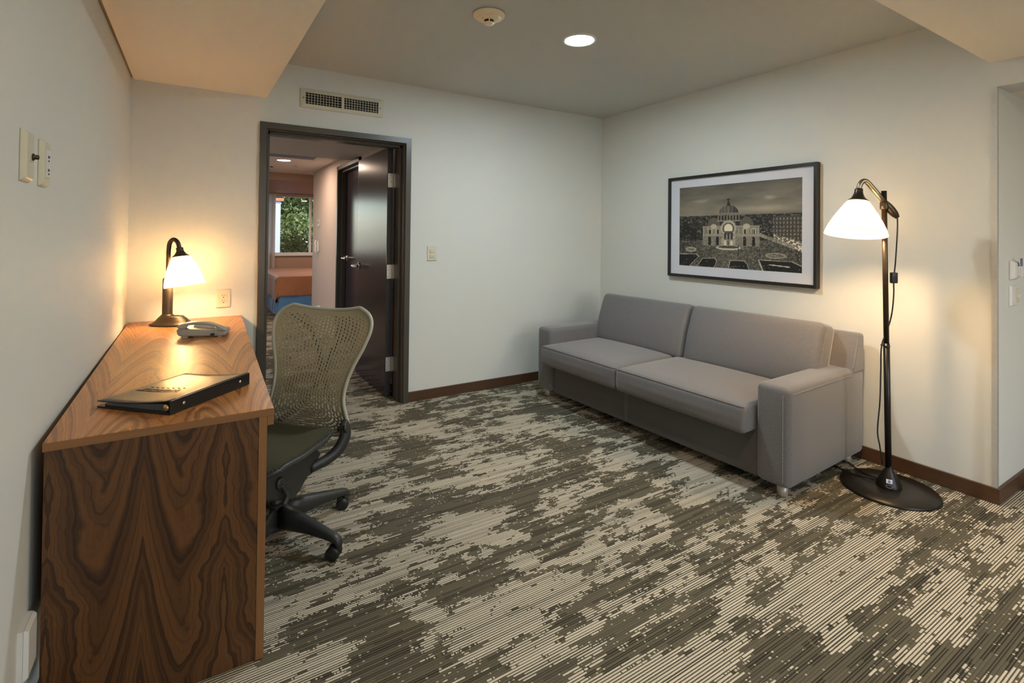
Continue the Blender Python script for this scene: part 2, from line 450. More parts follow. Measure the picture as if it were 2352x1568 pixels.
def sempty(name, label, loc=(0,0,0)):
    o = bpy.data.objects.new(name, None); COL.objects.link(o); o.location = loc; o['kind'] = 'structure'; o['label'] = label
    return o
def axmat(axis, xh=None):       # 3x3 with z along axis
    z = Vector(axis).normalized(); x = Vector(xh) if xh else (Vector((1,0,0)) if abs(z.x) < .9 else Vector((0,1,0)))
    x = (x - z*x.dot(z)).normalized(); y = z.cross(x)
    return Matrix((x, y, z)).transposed()
def bez(pts, n=10):             # Catmull-Rom through points
    P = [Vector(p) for p in pts]; P = [P[0]*2-P[1]] + P + [P[-1]*2-P[-2]]; out = []
    for i in range(1, len(P)-2):
        for j in range(n):
            t = j/n; a, b, c, d = P[i-1:i+3]
            out.append(.5*((2*b) + (c-a)*t + (2*a-5*b+4*c-d)*t*t + (3*b-a-3*c+d)*t**3))
    out.append(P[-2]); return out

# ------------------------------------------------------------------ the room
H, HS, HB, ZC = 2.4365, 2.187, 2.169, 2.046
XL, YB, YC, YBM = -3.684, -6.6, -2.873, -2.85
DL, DR, DT = -2.995, -1.949, 2.023
struct('floor', MB().box((-6.2, -6.8, -.12), (3.2, 7.4, 0)), M['carpet'], 'carpet of ragged cream pinstripes broken by olive grey patches')
b = MB()
b.box((XL-.2, 0, 0), (DL+.02, .2, 2.6)).box((DR-.02, 0, 0), (.2, .2, 2.6)).box((DL+.02, 0, DT-.02), (DR-.02, .2, 2.6))
struct('wall_back', b, M['wall'], 'off-white back wall pierced by the bedroom doorway')
struct('wall_left', MB().box((XL-.2, YB-.2, 0), (XL, 0, 2.6)), M['wall'], 'off-white left wall beside the walnut desk')
struct('wall_right', MB().box((0, YC, 0), (.2, 0, 2.6)), M['wall'], 'off-white right wall behind the sofa and floor lamp')
struct('wall_hall', MB().box((.2, YC, 0), (3.0, YC+.2, 2.6)), M['wall'], 'grey-looking side wall of the hall, past the steel corner guard')
struct('wall_header', MB().box((0, YB, ZC), (.2, YC, 2.6)), M['wall'], 'short wall above the hall opening at the right edge')
b = MB()
RX0, RX1, RZ0, RZ1 = -2.7, -.3, .45, 2.1
b.box((XL-.2, YB-.2, 0), (RX0, YB, 2.6)).box((RX1, YB-.2, 0), (3.0, YB, 2.6)).box((RX0, YB-.2, 0), (RX1, YB, RZ0)).box((RX0, YB-.2, RZ1), (RX1, YB, 2.6))
struct('wall_rear', b, M['wall'], 'wall behind the viewpoint with an added window opening')
b = MB()
for x0, x1 in ((RX0, RX0+.05), (-1.525, -1.475), (RX1-.05, RX1)): b.box((x0, YB-.13, RZ0), (x1, YB-.07, RZ1))
for z0, z1 in ((RZ0, RZ0+.05), (RZ1-.05, RZ1)): b.box((RX0, YB-.13, z0), (RX1, YB-.07, z1))
struct('window_fill', b, M['winframe'], 'unseen white framed window added behind the viewpoint to let in daylight')  # window added out of view for fill daylight
struct('wall_end', MB().box((3.0, YB, 0), (3.2, YC+.2, 2.6)), M['wall'], 'far end wall of the hall')
struct('ceiling', MB().box((XL-.2, YB-.2, H), (.2, .2, H+.15)), M['ceiling'], 'flat grey painted ceiling with the downlight')
b = MB()
def quadprism(b, q, z0, z1): b.hexa([(*p, z0) for p in q] + [(*p, z1) for p in q])
quadprism(b, [(XL+.013, YBM), (-2.912, YBM), (-2.957, 0), (XL+.013, 0)], HS, H)
struct('ceiling_soffit', b, M['soffit'], 'dropped white soffit over the desk')
struct('trim_1', MB().box((XL, YBM, HS+.012), (XL+.013, 0, H)), plain('ochre_gap_filler', (.36, .25, .10), .7), 'ochre shadow gap between soffit and left wall')
struct('ceiling_low', MB().box((XL, YB, HB), (0, YBM, H)), M['soffit'], 'lower white ceiling over the front of the room')
struct('ceiling_hall', MB().box((.2, YB, ZC), (3.0, YC, H)), M['soffit'], 'low ceiling of the hall')
HBB = .077
struct('baseboard_back', MB().box((DR, -.014, 0), (0, 0, HBB)), M['base'], 'walnut baseboard along the back wall', bevel=.002)
struct('baseboard_right', MB().box((-.014, YC-.014, 0), (0, -.014, HBB)), M['basey'], 'walnut baseboard along the right wall', bevel=.002)
struct('baseboard_hall', MB().box((0, YC-.014, 0), (3.0, YC, HBB)), M['base'], 'walnut baseboard round the corner into the hall', bevel=.002)
struct('baseboard_left', MB().box((XL, YB, 0), (XL+.014, 0, HBB)), M['basey'], 'walnut baseboard along the left wall', bevel=.002)
b = MB()
b.prism([(-.003, YC+.018), (-.003, YC-.003), (.018, YC-.003), (.018, YC), (0, YC), (0, YC+.018)], 2, HBB, ZC-.002)
struct('trim_2', b, M['steel'], 'brushed steel corner guard on the right wall end')

# ---- doorway 1: painted steel frame and open leaf
d1 = sempty('door_1', 'dark bronze framed doorway with its leaf swung open into the bedroom', ((DL+DR)/2, 0, 0))
off = Vector(((DL+DR)/2, 0, 0))
def shifted(mb, o):
    for v in mb.bm.verts: v.co -= o
    return mb
fwid = .040
b = MB()
def jamb(b, x0, x1, inner):     # hollow-metal jamb profile extruded in z: face, return, stop
    s = 1 if inner > x0 and inner >= x1 else -1
poly = [(DL, -.018), (DL+fwid, -.018), (DL+fwid+.004, -.006), (DL+fwid+.004, .0), (DL+fwid+.010, .004), (DL+fwid+.010, .06), (DL+fwid+.026, .06), (DL+fwid+.026, .145), (DL+fwid+.010, .145), (DL+fwid+.010, .215), (DL, .215)]
b.prism(poly, 2, 0, DT-fwid)
part('door_jamb', shifted(b, off), M['dframe'], d1)
b = MB()
b.prism([(DR-(x-DL), y) for x, y in poly], 2, 0, DT-fwid)
part('door_jamb', shifted(b, off), M['dframe'], d1)
b = MB()
b.prism([(y, DT-(x-DL)) for x, y in poly], 0, DL, DR)
part('door_head', shifted(b, off), M['dframe'], d1)
leafx0, leafx1, leafy0, leafy1 = -2.066, -2.022, .192, 1.045
lf = part('door_leaf', shifted(MB().box((leafx0, leafy0, .012), (leafx1, leafy1, 1.972)), off), M['leaf'], d1, 'dark stained wood leaf standing open', bevel=.0015, seg=1)
part('leaf_edge', shifted(MB().box((leafx0+.001, leafy0-.0012, .013), (leafx1-.001, leafy0+.002, 1.971)), off), M['leafedge'], lf)
for z in (.26, .99, 1.713):
    b = MB().box((leafx0+.004, leafy0-.0035, z-.055), (leafx1, leafy0-.0012, z+.055))
    b.cyl((-2.012, leafy0-.004, z-.057), (-2.012, leafy0-.004, z+.057), .0065, n=10)
    b.box((-2.008, leafy0-.03, z-.055), (-2.0065, leafy0-.004, z+.055))
    hg = part('hinge', shifted(b, off), M['steel'], d1, 'satin steel butt hinge')
    b = MB()
    for k_ in range(4):
        zz = z-.042+.028*k_; xx = leafx0+.012+.014*(k_ % 2)
        b.cyl((xx, leafy0-.0036, zz), (xx, leafy0-.0046, zz), .003, n=8)
    part('hinge_screws', shifted(b, off), M['black'], hg)
def lever(x, sgn, y, z):
    b = MB()
    b.lathe([(.031, 0), (.031, .007), (.025, .014), (.014, .018), (.014, .052)], (x, y, z), 20, axmat((sgn, 0, 0)))
    px = x + sgn*.058
    b.tube(bez([(px, y+.006, z), (px+sgn*.004, y-.02, z), (px+sgn*.002, y-.07, z-.002), (px-sgn*.004, y-.13, z)], 6), .015, 10)
    b.lathe([(.0065, 0), (.0065, .004)], (x+sgn*.001, y, z-.033), 10, axmat((sgn, 0, 0)))
    return b
part('door_lever', shifted(lever(leafx0, -1, leafy1-.065, .995), off), M['chrome'], d1, 'polished lever handle', smooth=True)
part('door_lever', shifted(lever(leafx1, 1, leafy1-.065, .995), off), M['chrome'], d1, 'polished lever handle on the hidden face', smooth=True)

# ------------------------------------------------------------------ the bedroom beyond
XB = -1.9
b = MB()
b.box((XB, .2, 0), (XB+.14, 1.56, 2.4)).box((XB, 1.56, 2.055), (XB+.14, 2.56, 2.4)).box((XB, 2.56, 0), (XB+.14, 4.1, 2.4))
struct('wall_bedroom_right', b, M['bedwall'], 'pinkish bedroom wall with the dark bathroom doorway')
struct('wall_bedroom_left', MB().box((-6.2, .2, 0), (-6.0, 7.4, 2.4)), M['bedwall'], 'far left wall of the bedroom')
struct('wall_bedroom_side', MB().box((1.0, .2, 0), (1.2, 7.4, 2.4)), M['bedwall'], 'bedroom wall hidden behind the outer corner')
struct('wall_bedroom_front', MB().box((XB+.14, 3.96, 0), (1.0, 4.1, 2.4)), M['bedwall'], 'bedroom partition returning behind the corner')
WX0, WX1, WZ0, WZ1, WY = -5.2, -.95, .86, 2.05, 7.2
b = MB()
b.box((-6.0, WY, 0), (WX0, WY+.2, 2.5)).box((WX1, WY, 0), (1.0, WY+.2, 2.5)).box((WX0, WY, 0), (WX1, WY+.2, WZ0)).box((WX0, WY, WZ1), (WX1, WY+.2, 2.5))
struct('wall_bedroom_window', b, M['brownpaint'], 'brown bedroom wall under and over the garden window')
struct('ceiling_bedroom', MB().box((-6.0, .2, 2.18), (1.0, 4.42, 2.5)), M['bedceil'], 'pale lit bedroom ceiling')
struct('ceiling_bedroom_soffit', MB().box((-6.0, .2, 2.095), (XB, 1.93, 2.18)), M['bedsoffit'], 'shadowed dropped soffit just inside the bedroom')
struct('ceiling_bedroom_beam', MB().box((-6.0, 4.42, 2.073), (1.0, WY, 2.5)), M['brownpaint'], 'brown dropped ceiling in front of the bedroom window')
wn = sempty('window_1', 'white framed bedroom window looking onto leaves', (WX0, WY, WZ0))
o_ = Vector((WX0, WY, WZ0))
b = MB()
fr_ = .035
b.box((WX0, WY+.06, WZ0), (WX0+fr_, WY+.12, WZ1)).box((WX1-fr_, WY+.06, WZ0), (WX1, WY+.12, WZ1)).box((WX0, WY+.06, WZ0), (WX1, WY+.12, WZ0+fr_)).box((WX0, WY+.06, WZ1-fr_), (WX1, WY+.12, WZ1))
for x in (-4.0, -2.62, -1.385): b.box((x, WY+.065, WZ0), (x+.04, WY+.115, WZ1))
part('window_frame', shifted(b, o_), M['winframe'], wn)
part('window_sill', shifted(MB().box((WX0-.03, WY-.05, WZ0-.02), (WX1+.03, WY+.06, WZ0+.045)), o_), M['winframe'], wn, bevel=.004)
for x0, x1 in ((WX0+fr_, -4.0), (-3.96, -2.62), (-2.58, -1.385), (-1.345, WX1-fr_)):
    part('window_pane', shifted(MB().box((x0, WY+.088, WZ0+fr_), (x1, WY+.092, WZ1-fr_)), o_), M['glass'], wn)
struct('trim_3', MB().box((-6.0, WY-.03, 2.03), (1.0, WY, 2.073)), plain('tan_window_head', (.46, .31, .23), .6), 'tan strip along the window head')
d2 = sempty('door_2', 'dark framed bathroom doorway in the bedroom side wall', (XB, 2.06, 0))
o_ = Vector((XB, 2.06, 0))
b = MB()
b.box((XB-.018, 2.515, 0), (XB+.12, 2.56, 2.09)).box((XB-.018, 1.56, 0), (XB+.12, 1.605, 2.09)).box((XB-.018, 1.56, 2.045), (XB+.12, 2.56, 2.09))
b.box((XB+.03, 2.49, 0), (XB+.08, 2.515, 2.045)).box((XB+.03, 1.6, 2.02), (XB+.08, 2.5, 2.045))
part('door_frame', shifted(b, o_), M['dframe'], d2, bevel=.003, seg=1)
part('door_leaf', shifted(MB().box((XB+.082, 1.6, .01), (XB+.125, 2.52, 2.04)), o_), M['leaf'], d2)
part('door_lever', shifted(lever(XB+.082, -1, 2.42, 1.0), o_), M['chrome'], d2, smooth=True)

# bed
bd = thing('bed', 'bed with quilted rust-orange spread over a blue skirt, seen through the doorway', 'bed', (-2.24, 4.9, 0))
b = MB().box((.02, .02, .0), (2.05, 2.0, .34))
part('bed_base', b, M['blue'], bd)
part('mattress', MB().roundbox((1.04, 1.02, .46), (1.02, 1.0, .13), .06), M['spread'], bd, smooth=True)
def skirt(u, v):
    # blue pleated skirt around foot side (y=0) and left side (x=0)
    L = 2.05+2.0; s_ = u*L
    pl = .012*math.sin(s_*22)*(1-v)
    z = .36*v + .012
    if s_ < 2.0: return (-.01-pl-.03*(1-v), 2.0-s_, z)
    return (s_-2.0-.01, -.01-pl-.03*(1-v), z)
part('bed_skirt', MB().grid(skirt, 140, 5), M['blue'], bd, smooth=True, solid=.006)
def spread(u, v):
    # u across x from the left drop over the top, v along y from the foot drop
    W_, D_ = 2.05, 2.0; dr = .36
    a = u*(W_+dr) - dr; c = v*(D_+dr) - dr
    x = max(a, 0); y = max(c, 0); z = .605
    if a < 0: z += a; x = -.035-.02*math.sin(c*9)*(-a/dr)
    if c < 0:
        z = min(z, .605 + c*.85); y = -.035-.015*math.sin(a*11)*(-c/dr)
    if a < 0 and c < 0: z = .605 + min(a, c)*1.0 - .06*min(-a, -c)/dr; x = -.04+.02*math.sin(c*20); y = -.04
    return (x, y, max(z, .16) + .006*math.sin(a*13)*math.sin(c*11))
part('bedspread', MB().grid(spread, 60, 60), M['spread'], bd, 'quilted rust-orange bedspread', smooth=True, solid=.012)
# curtain
cur = thing('curtain', 'pale sheer curtain hanging beside the bedroom window', 'curtain', (-2.55, WY-.12, .05))
def cfun(u, v):
    x = u*.51; return (x, .035*math.sin(u*46) + .01*math.sin(u*17), v*1.98)
part('curtain_cloth', MB().grid(cfun, 90, 4), M['curtain'], cur, smooth=True)
part('curtain_rod', MB().cyl((-.6, 0, 2.0), (1.4, 0, 2.0), .01), M['steel'], cur)
# bedroom ceiling items
def downlight(name, label, loc, r, lens):
    t = thing(name, label, 'light', loc)
    part('trim_ring', MB().lathe([(r*.86, -.006), (r*.92, -.010), (r, -.007), (r*1.02, 0)], n=40, cap=False), M['trimwhite'], t, smooth=True)
    part('lens', MB().lathe([(.001, -.005), (r*.87, -.005)], n=40), lens, t, 'glowing lens')
    return t
downlight('downlight', 'round white downlight glowing in the grey ceiling', (-1.456, -1.424, H), .098, M['lens'])
downlight('downlight', 'small warm downlight in the bedroom ceiling beyond the doorway', (-2.453, 2.977, 2.18), .088, M['lenswarm'])
t = thing('sprinkler_head', 'chrome sprinkler head on the bedroom ceiling', 'sprinkler', (-2.231, 3.479, 2.18))
part('escutcheon', MB().lathe([(.036, 0), (.034, -.006), (.012, -.010)], n=20), M['chrome'], t, smooth=True)
part('sprinkler_body', MB().lathe([(.010, -.006), (.010, -.028), (.006, -.03), (.006, -.05), (.016, -.052), (.016, -.055)], n=14), M['chrome'], t)
def hatch(label, x0, x1, y0, y1):
    t = thing('ceiling_grille', label, 'grille', ((x0+x1)/2, (y0+y1)/2, 2.18), 0, None)
    hx, hy = (x1-x0)/2, (y1-y0)/2
    b = MB(); b.box((-hx, -hy, -.012), (hx, -hy+.03, 0)).box((-hx, hy-.03, -.012), (hx, hy, 0)).box((-hx, -hy, -.012), (-hx+.03, hy, 0)).box((hx-.03, -hy, -.012), (hx, hy, 0))
    part('grille_frame', b, M['white'], t)
    b = MB(); n_ = int((2*hy-.06)/.03)
    for i in range(n_):
        y = -hy+.03+.03*i; b.hexa([(-hx+.03, y, -.003), (hx-.03, y, -.003), (hx-.03, y+.004, -.003), (-hx+.03, y+.004, -.003), (-hx+.03, y+.016, -.011), (hx-.03, y+.016, -.011), (hx-.03, y+.02, -.011), (-hx+.03, y+.02, -.011)])
    part('louvers', b, plain('blue_grey_louvre', (.25, .28, .36), .5), t, kind='stuff')
hatch('wide blue-grey air grille on the bedroom ceiling, behind the soffit', -3.3, -2.14, 2.05, 2.72)
hatch('white cornered ceiling grille glimpsed behind the left door jamb', -3.1, -2.49, 3.72, 3.95)
# plates on the bedroom wall
t = thing('thermostat', 'tiny square thermostat high on the pinkish bedroom wall', 'thermostat', (XB, 3.655, 1.43))
part('thermostat_body', MB().box((-.012, -.04, -.045), (0, .04, .045)), M['ivory'], t, bevel=.003)
part('display', MB().box((-.014, -.018, -.01), (-.012, .018, .03)), M['black'], t)
t = thing('wall_telephone', 'white wall handset below the thermostat on the bedroom wall', 'telephone', (XB, 3.67, 1.11))
part('cradle', MB().box((-.018, -.035, -.075), (0, .035, .075)), M['white'], t, bevel=.006)
part('handset', MB().tube(bez([(-.03, .0, -.085), (-.045, 0, -.05), (-.04, 0, 0), (-.045, 0, .05), (-.03, 0, .08)], 5), [.014]*5*4+[.014], 8), M['white'], t, smooth=True)
t = thing('door_stop', 'small white door stop low on the bedroom wall', 'door stop', (XB, 3.51, .29))
part('stop_pad', MB().lathe([(.02, 0), (.02, .02), (.012, .045), (.004, .05)], (0, 0, 0), 14, axmat((-1, 0, 0))), M['white'], t, smooth=True)

# outside the window
t = thing('garden_wall', 'pale blue neighbouring wall end with a terracotta cap, outside the window', 'wall', (-1.95, 10.0, 0))
part('stucco_pier', MB().box((-1.6, 0, 0), (.37, .35, 2.08)), M['stucco'], t)
part('coping', MB().box((-1.65, -.05, 2.08), (.44, .4, 2.16)), M['terra'], t, bevel=.01)
struct('ground_bounce', MB().box((-12, -30, -.3), (12, YB-.2, -.05)), plain('pale_bounce_ground', (.62, .60, .56), .8, 0, .05, 3), 'unseen pale slab added behind the viewpoint to bounce daylight indoors')  # added unseen to throw daylight up through the rear opening
struct('ground_garden', MB().box((-9, 7.4, -.2), (9, 24, -.02)), M['ground'], 'garden ground outside')
t = thing('garden_tree', 'dense green leafy tree filling the bedroom window', 'tree', (-.1, 12.2, 0))
b = MB(); b.tube(bez([(0, 0, 0), (.1, .05, 1.0), (-.05, .1, 2.2), (.1, 0, 3.4)], 6), [.16-.004*i for i in range(19)], 10)
for a in range(5):
    an = a*1.3; b.tube(bez([(0, .05, .7+.35*a), (.6*math.cos(an), .6*math.sin(an), 1.3+.4*a), (1.3*math.cos(an), 1.2*math.sin(an), 1.9+.4*a)], 5), [.06-.004*i for i in range(11)], 7)
part('trunk', b, M['bark'], t, smooth=True)
nl = 110000
P_ = np.random.normal(size=(nl, 3)); P_ /= np.linalg.norm(P_, axis=1)[:, None]
rad = .62+.38*np.random.rand(nl)**.6
P_ = P_*rad[:, None]*np.array([3.6, 1.6, 3.0]) + np.array([0, 0, 2.5])
P_ += .25*np.sin(P_[:, [1, 2, 0]]*4.0)
P_ = P_[P_[:, 2] > .35]; nl = len(P_)
A = np.random.normal(size=(nl, 3)); A /= np.linalg.norm(A, axis=1)[:, None]
Bv = np.cross(A, np.random.normal(size=(nl, 3))); Bv /= np.linalg.norm(Bv, axis=1)[:, None]
sz = (.042+.04*np.random.rand(nl))[:, None]
V_ = np.stack([P_-A*sz, P_+Bv*sz*.5, P_+A*sz, P_-Bv*sz*.5], 1).reshape(-1, 3)
me = bpy.data.meshes.new('foliage'); me.from_pydata(V_.tolist(), [], [(4*i, 4*i+1, 4*i+2, 4*i+3) for i in range(nl)])
part('foliage', me, M['leafgreen'], t, kind='stuff')

# ------------------------------------------------------------------ desk
DZ = .75
dk = thing('desk', 'walnut veneered writing desk along the left wall', 'desk', (XL+.3, -1.0, 0))
o_ = Vector((XL+.3, -1.0, 0))
xl, xd, xdb, yd = -3.661, -3.1315, -3.086, -2.025
b = MB(); b.hexa([(xl, yd, DZ-.022), (xd, yd, DZ-.022), (xdb, -.004, DZ-.022), (xl-.012, -.004, DZ-.022), (xl, yd, DZ), (xd, yd, DZ), (xdb, -.004, DZ), (xl-.012, -.004, DZ)])
tp = part('desktop', shifted(b, o_), M['top'], dk, 'book-matched walnut desktop', bevel=.0012, seg=1)
part('edge_band', shifted(MB().box((xl+.001, yd-.0012, DZ-.0215), (xd-.001, yd+.001, DZ-.001)), o_), M['edgex'], tp)
part('front_rail', shifted(MB().hexa([(xd-.018, yd, DZ-.05), (xd, yd, DZ-.05), (xdb, -.004, DZ-.05), (xdb-.018, -.004, DZ-.05), (xd-.018, yd, DZ-.022), (xd, yd, DZ-.022), (xdb, -.004, DZ-.022), (xdb-.018, -.004, DZ-.022)]), o_), M['edge'], dk, bevel=.001, seg=1)
xp = -3.150
part('end_panel', shifted(MB().box((xl+.004, yd, .004), (xp-.022, yd+.03, DZ-.022)), o_), M['panel'], dk, 'end panel of book-matched walnut, darkened for shade')
part('end_stile', shifted(MB().box((xp-.022, yd-.002, .004), (xp, yd+.03, DZ-.022)), o_), M['edgez'], dk)
part('end_panel', shifted(MB().box((xl, -.036, .004), (xp+.04, -.006, DZ-.022)), o_), M['panel'], dk)
part('back_panel', shifted(MB().box((xl, yd+.03, .28), (xl+.02, -.036, DZ-.022)), o_), M['edge'], dk)

# ------------------------------------------------------------------ things on the desk
RD = Vector((.849, -.529, 0))       # roughly the picture's right, on plan
RN = Vector((.529, .849, 0))
def lamp_shade_profile(r0, r1, h, e=1.7):
    return [(r0 + (r1-r0)*(1-(1-i/14)**e), -h*i/14) for i in range(15)]
t = thing('desk_lamp', 'small bronze desk lamp with a lit frosted glass bell shade', 'lamp', (-3.477, -.2, DZ))
b = MB()
def base_ring(sx, sy, z, cx_=.03): return [RD*(cx_+sx*math.cos(q)) + RN*(sy*math.sin(q)) + Vector((0, 0, z)) for q in (2*math.pi*j/40 for j in range(40))]
b.rings([base_ring(.122, .075, 0), base_ring(.125, .077, .006), base_ring(.112, .068, .012), base_ring(.094, .058, .024), base_ring(.078, .05, .040, .028), base_ring(.068, .044, .048, .026), base_ring(.065, .042, .052, .026)])
part('lamp_base', b, M['bronze'], t, smooth=True)
b = MB(); b.lathe([(.034, .05), (.034, .056), (.028, .060), (.026, .066), (.026, .262), (.022, .270), (.012, .274)], n=24)
part('lamp_column', b, M['bronze'], t, smooth=True)
sd = lambda s_, z: RD*s_ + Vector((0, 0, z))
b = MB(); b.tube([sd(.0, .26), sd(.0, .36)] + bez([sd(0, .42), sd(.006, .47), (sd(.028, .492)), sd(.052, .474), sd(.064, .434)], 6), .0115, 12)
part('gooseneck', b, M['bronze'], t, smooth=True)
ax = (RD*math.sin(R(9)) - Vector((0, 0, math.cos(R(9)))))
mt = axmat(-ax)
tipp = sd(.064, .440)
part('shade_cap', MB().lathe([(.016, .006), (.019, 0), (.017, -.006), (.020, -.018), (.030, -.034), (.044, -.044), (.046, -.047)], tipp, 28, mt), M['bronze'], t, smooth=True)
part('shade', MB().lathe([(r, z-.044) for r, z in lamp_shade_profile(.042, .101, .172, 1.55)], tipp, 36, mt, cap=False), M['shade'], t, 'frosted glass bell shade', smooth=True)
bm_ = emis('desk_bulb_glow', (1.0, .65, .32), DESK_BULB)
part('bulb', MB().lathe([(.002, -.10), (.012, -.105), (.024, -.13), (.030, -.155), (.026, -.175), (.012, -.187), (.001, -.19)], tipp, 16, mt), bm_, t, 'glowing bulb', smooth=True)
b = MB()
for i, s_ in enumerate((.052, .074)): b.box((s_-.008, -.012, .052), (s_+.008, .012, .0545), axmat((0, 0, 1), RD).to_4x4())
part('lamp_sockets', b, M['black'], t)
b = MB(); b.tube(bez([sd(.14, .02) , sd(.16, .05), sd(.15, .10), sd(.17, .06), sd(.19, .015)], 6), .003, 6)

# phone
t = thing('desk_telephone', 'ash grey corded desk telephone with its handset in the cradle', 'telephone', (-3.30, -.66, DZ), R(-11))
b = MB()
prof = [(-.108, .022), (-.100, .012), (.085, .004), (.106, .007), (.108, .022), (.100, .030), (-.100, .052), (-.112, .046)]
b.prism(prof, 1, -.055, .085)
part('phone_base', b, M['phone'], t, bevel=.006, seg=3)
b = MB()
top = [(-.112+.224*i/16, .052-.022*i/16 + .040*math.sin(math.pi*min(1, (i+.9)/17))**.75) for i in range(17)]
bot = [(-.100+.2*i/16, .050-.020*i/16 + .026*math.sin(math.pi*i/16)**.5*(1 if 2 < i < 14 else .0)) for i in range(17)]
b.prism(top + bot[::-1], 1, -.062, -.012)
part('handset', b, M['phone'], t, 'arched grey handset', bevel=.005, seg=3)
part('keypad_plate', MB().hexa([(-.05, .0, .045), (.052, .0, .034), (.052, .078, .034), (-.05, .078, .045), (-.045, .004, .060), (.045, .004, .050), (.045, .074, .050), (-.045, .074, .060)]), M['phoneface'], t, 'beige key plate', bevel=.004)
for i in range(3):
    for j in range(4):
        x = -.03+.02*i; y = .012+.016*j
        part('key', MB().box((x, y, .058-.1*(x+.045)), (x+.012, y+.009, .0615-.1*(x+.045))), M['phone'], t)
part('phone_foot', MB().box((-.092, -.05, -.0), (-.064, .08, .014)), M['phone'], t, bevel=.002)
part('phone_foot', MB().box((.070, -.05, 0), (.088, .08, .006)), M['phone'], t)
part('handset_jack', MB().box((.040, -.0645, .010), (.056, -.054, .020)), M['black'], t)

# binder
bn = thing('binder', 'black leatherette guest information ring binder lying on the desk', 'binder', (-3.399, -1.946, DZ+.001), R(45.5))
BX, BY = .317, .262
def cover(z0, sag):
    return lambda u, v: (u*BX, .003 + v*BY, z0 - sag*(v**.8) - .006*math.sin(math.pi*v)*math.sin(math.pi*min(1, u*1.0)))
part('top_cover', MB().grid(lambda u, v: (u*BX, .004+v*BY, .0405-.021*(v**.75) - .005*math.sin(math.pi*v)), 12, 16), M['leather'], bn, smooth=True, solid=.0035, bevel=.001)
part('bottom_cover', MB().box((0, .004, 0), (BX, BY+.004, .0045)), M['leather'], bn, bevel=.0012)
part('spine', MB().box((-.001, -.003, 0), (BX+.001, .004, .041)), M['leather'], bn, bevel=.002)
part('pages', MB().hexa([(.012, .02, .005), (BX-.012, .02, .005), (BX-.012, BY-.012, .005), (.012, BY-.012, .005), (.012, .02, .026), (BX-.012, .02, .026), (BX-.012, BY-.012, .011), (.012, BY-.012, .011)]), M['page'], bn)
for x in (.045, BX-.045):
    part('rivet', MB().lathe([(.0052, 0), (.0048, .0015), (.002, .0026)], (x, -.003, .022), 12, axmat((0, -1, 0))), M['chrome'], bn, smooth=True)
part('ring_bracket', MB().lathe([(.010, 0), (.010, .006), (.004, .008)], (.004, .014, .020), 12, axmat((-1, 0, 0))), M['brass'], bn, smooth=True)
def cz(x, y):
    v = (y-.004)/BY; return .0405-.021*(v**.75) - .005*math.sin(math.pi*v) + .0014
b = MB()
for i in range(7):
    y = .095+.021*i; x = .146; b.hexa([(x, y, cz(x, y)), (x+.003, y, cz(x, y)), (x+.009, y+.010, cz(x, y)), (x+.004, y+.012, cz(x, y))] + [(x, y, cz(x, y)+.0012), (x+.003, y, cz(x, y)+.0012), (x+.009, y+.010, cz(x, y)+.0012), (x+.004, y+.012, cz(x, y)+.0012)])
for x, n_, y0, st in ((.122, 15, .095, .0096), (.106, 17, .086, .0096)):
    for i in range(n_):
        y = y0+st*i; hh = .010
        b.box((x, y, cz(x, y)), (x+hh, y+.0016, cz(x, y)+.001))
        q = random.random()
        if q < .7: b.box((x+(hh-.0016)*(q > .35), y, cz(x, y)), (x+(hh-.0016)*(q > .35)+.0016, y+.006, cz(x, y)+.001))
        if q > .25: b.box((x, y+.0048, cz(x, y)), (x+hh, y+.0062, cz(x, y)+.001))
part('embossing', b, M['leather'], bn, kind='stuff')

# ------------------------------------------------------------------ wall plates
def plate_box(face, w_, h_, d_, ch=.004):
    """chamfered plate in local coordinates: x right, z up, projecting to -y"""
    return MB().hexa([(-w_/2, 0, -h_/2), (w_/2, 0, -h_/2), (w_/2, 0, h_/2), (-w_/2, 0, h_/2), (-w_/2+ch, -d_, -h_/2+ch), (w_/2-ch, -d_, -h_/2+ch), (w_/2-ch, -d_, h_/2-ch), (-w_/2+ch, -d_, h_/2-ch)])
def slots(b, cx, cz_, y, s=1.0):
    b.box((cx-.0075*s, y-.001, cz_+.000), (cx-.0050*s, y+.001, cz_+.009*s)); b.box((cx+.0050*s, y-.001, cz_+.001), (cx+.0072*s, y+.001, cz_+.008*s))
    b.cyl((cx, y+.001, cz_-.008*s), (cx, y-.001, cz_-.008*s), .0032*s, n=10)
t = thing('wall_outlet', 'cream double outlet on the back wall above the desk end', 'outlet', (-3.189, 0, .865))
part('outlet_plate', plate_box(0, .083, .119, .008), M['ivory'], t, bevel=.002)
part('receptacle', MB().box((-.021, -.0095, -.032), (.021, -.007, .032)), M['phoneface'], t, bevel=.001)
b = MB(); slots(b, 0, .014, -.0097, 1.0); slots(b, 0, -.018, -.0097, 1.0); part('outlet_slots', b, M['hole'], t)
t = thing('light_switch', 'cream two-rocker light switch right of the doorway', 'switch', (-1.764, 0, 1.14))
part('switch_plate', plate_box(0, .083, .119, .008), M['ivory'], t, bevel=.002)
part('switch_bezel', MB().box((-.024, -.0095, -.042), (.024, -.007, .040)), M['ivory'], t, bevel=.001)
for zz in (.019, -.019):
    part('rocker', MB().hexa([(-.020, -.0095, zz-.0125), (.020, -.0095, zz-.0125), (.020, -.0095, zz+.0125), (-.020, -.0095, zz+.0125), (-.019, -.0165, zz-.0115), (.019, -.012, zz-.0115), (.019, -.012, zz+.0115), (-.019, -.0165, zz+.0115)]), M['ivory'], t, bevel=.0008)
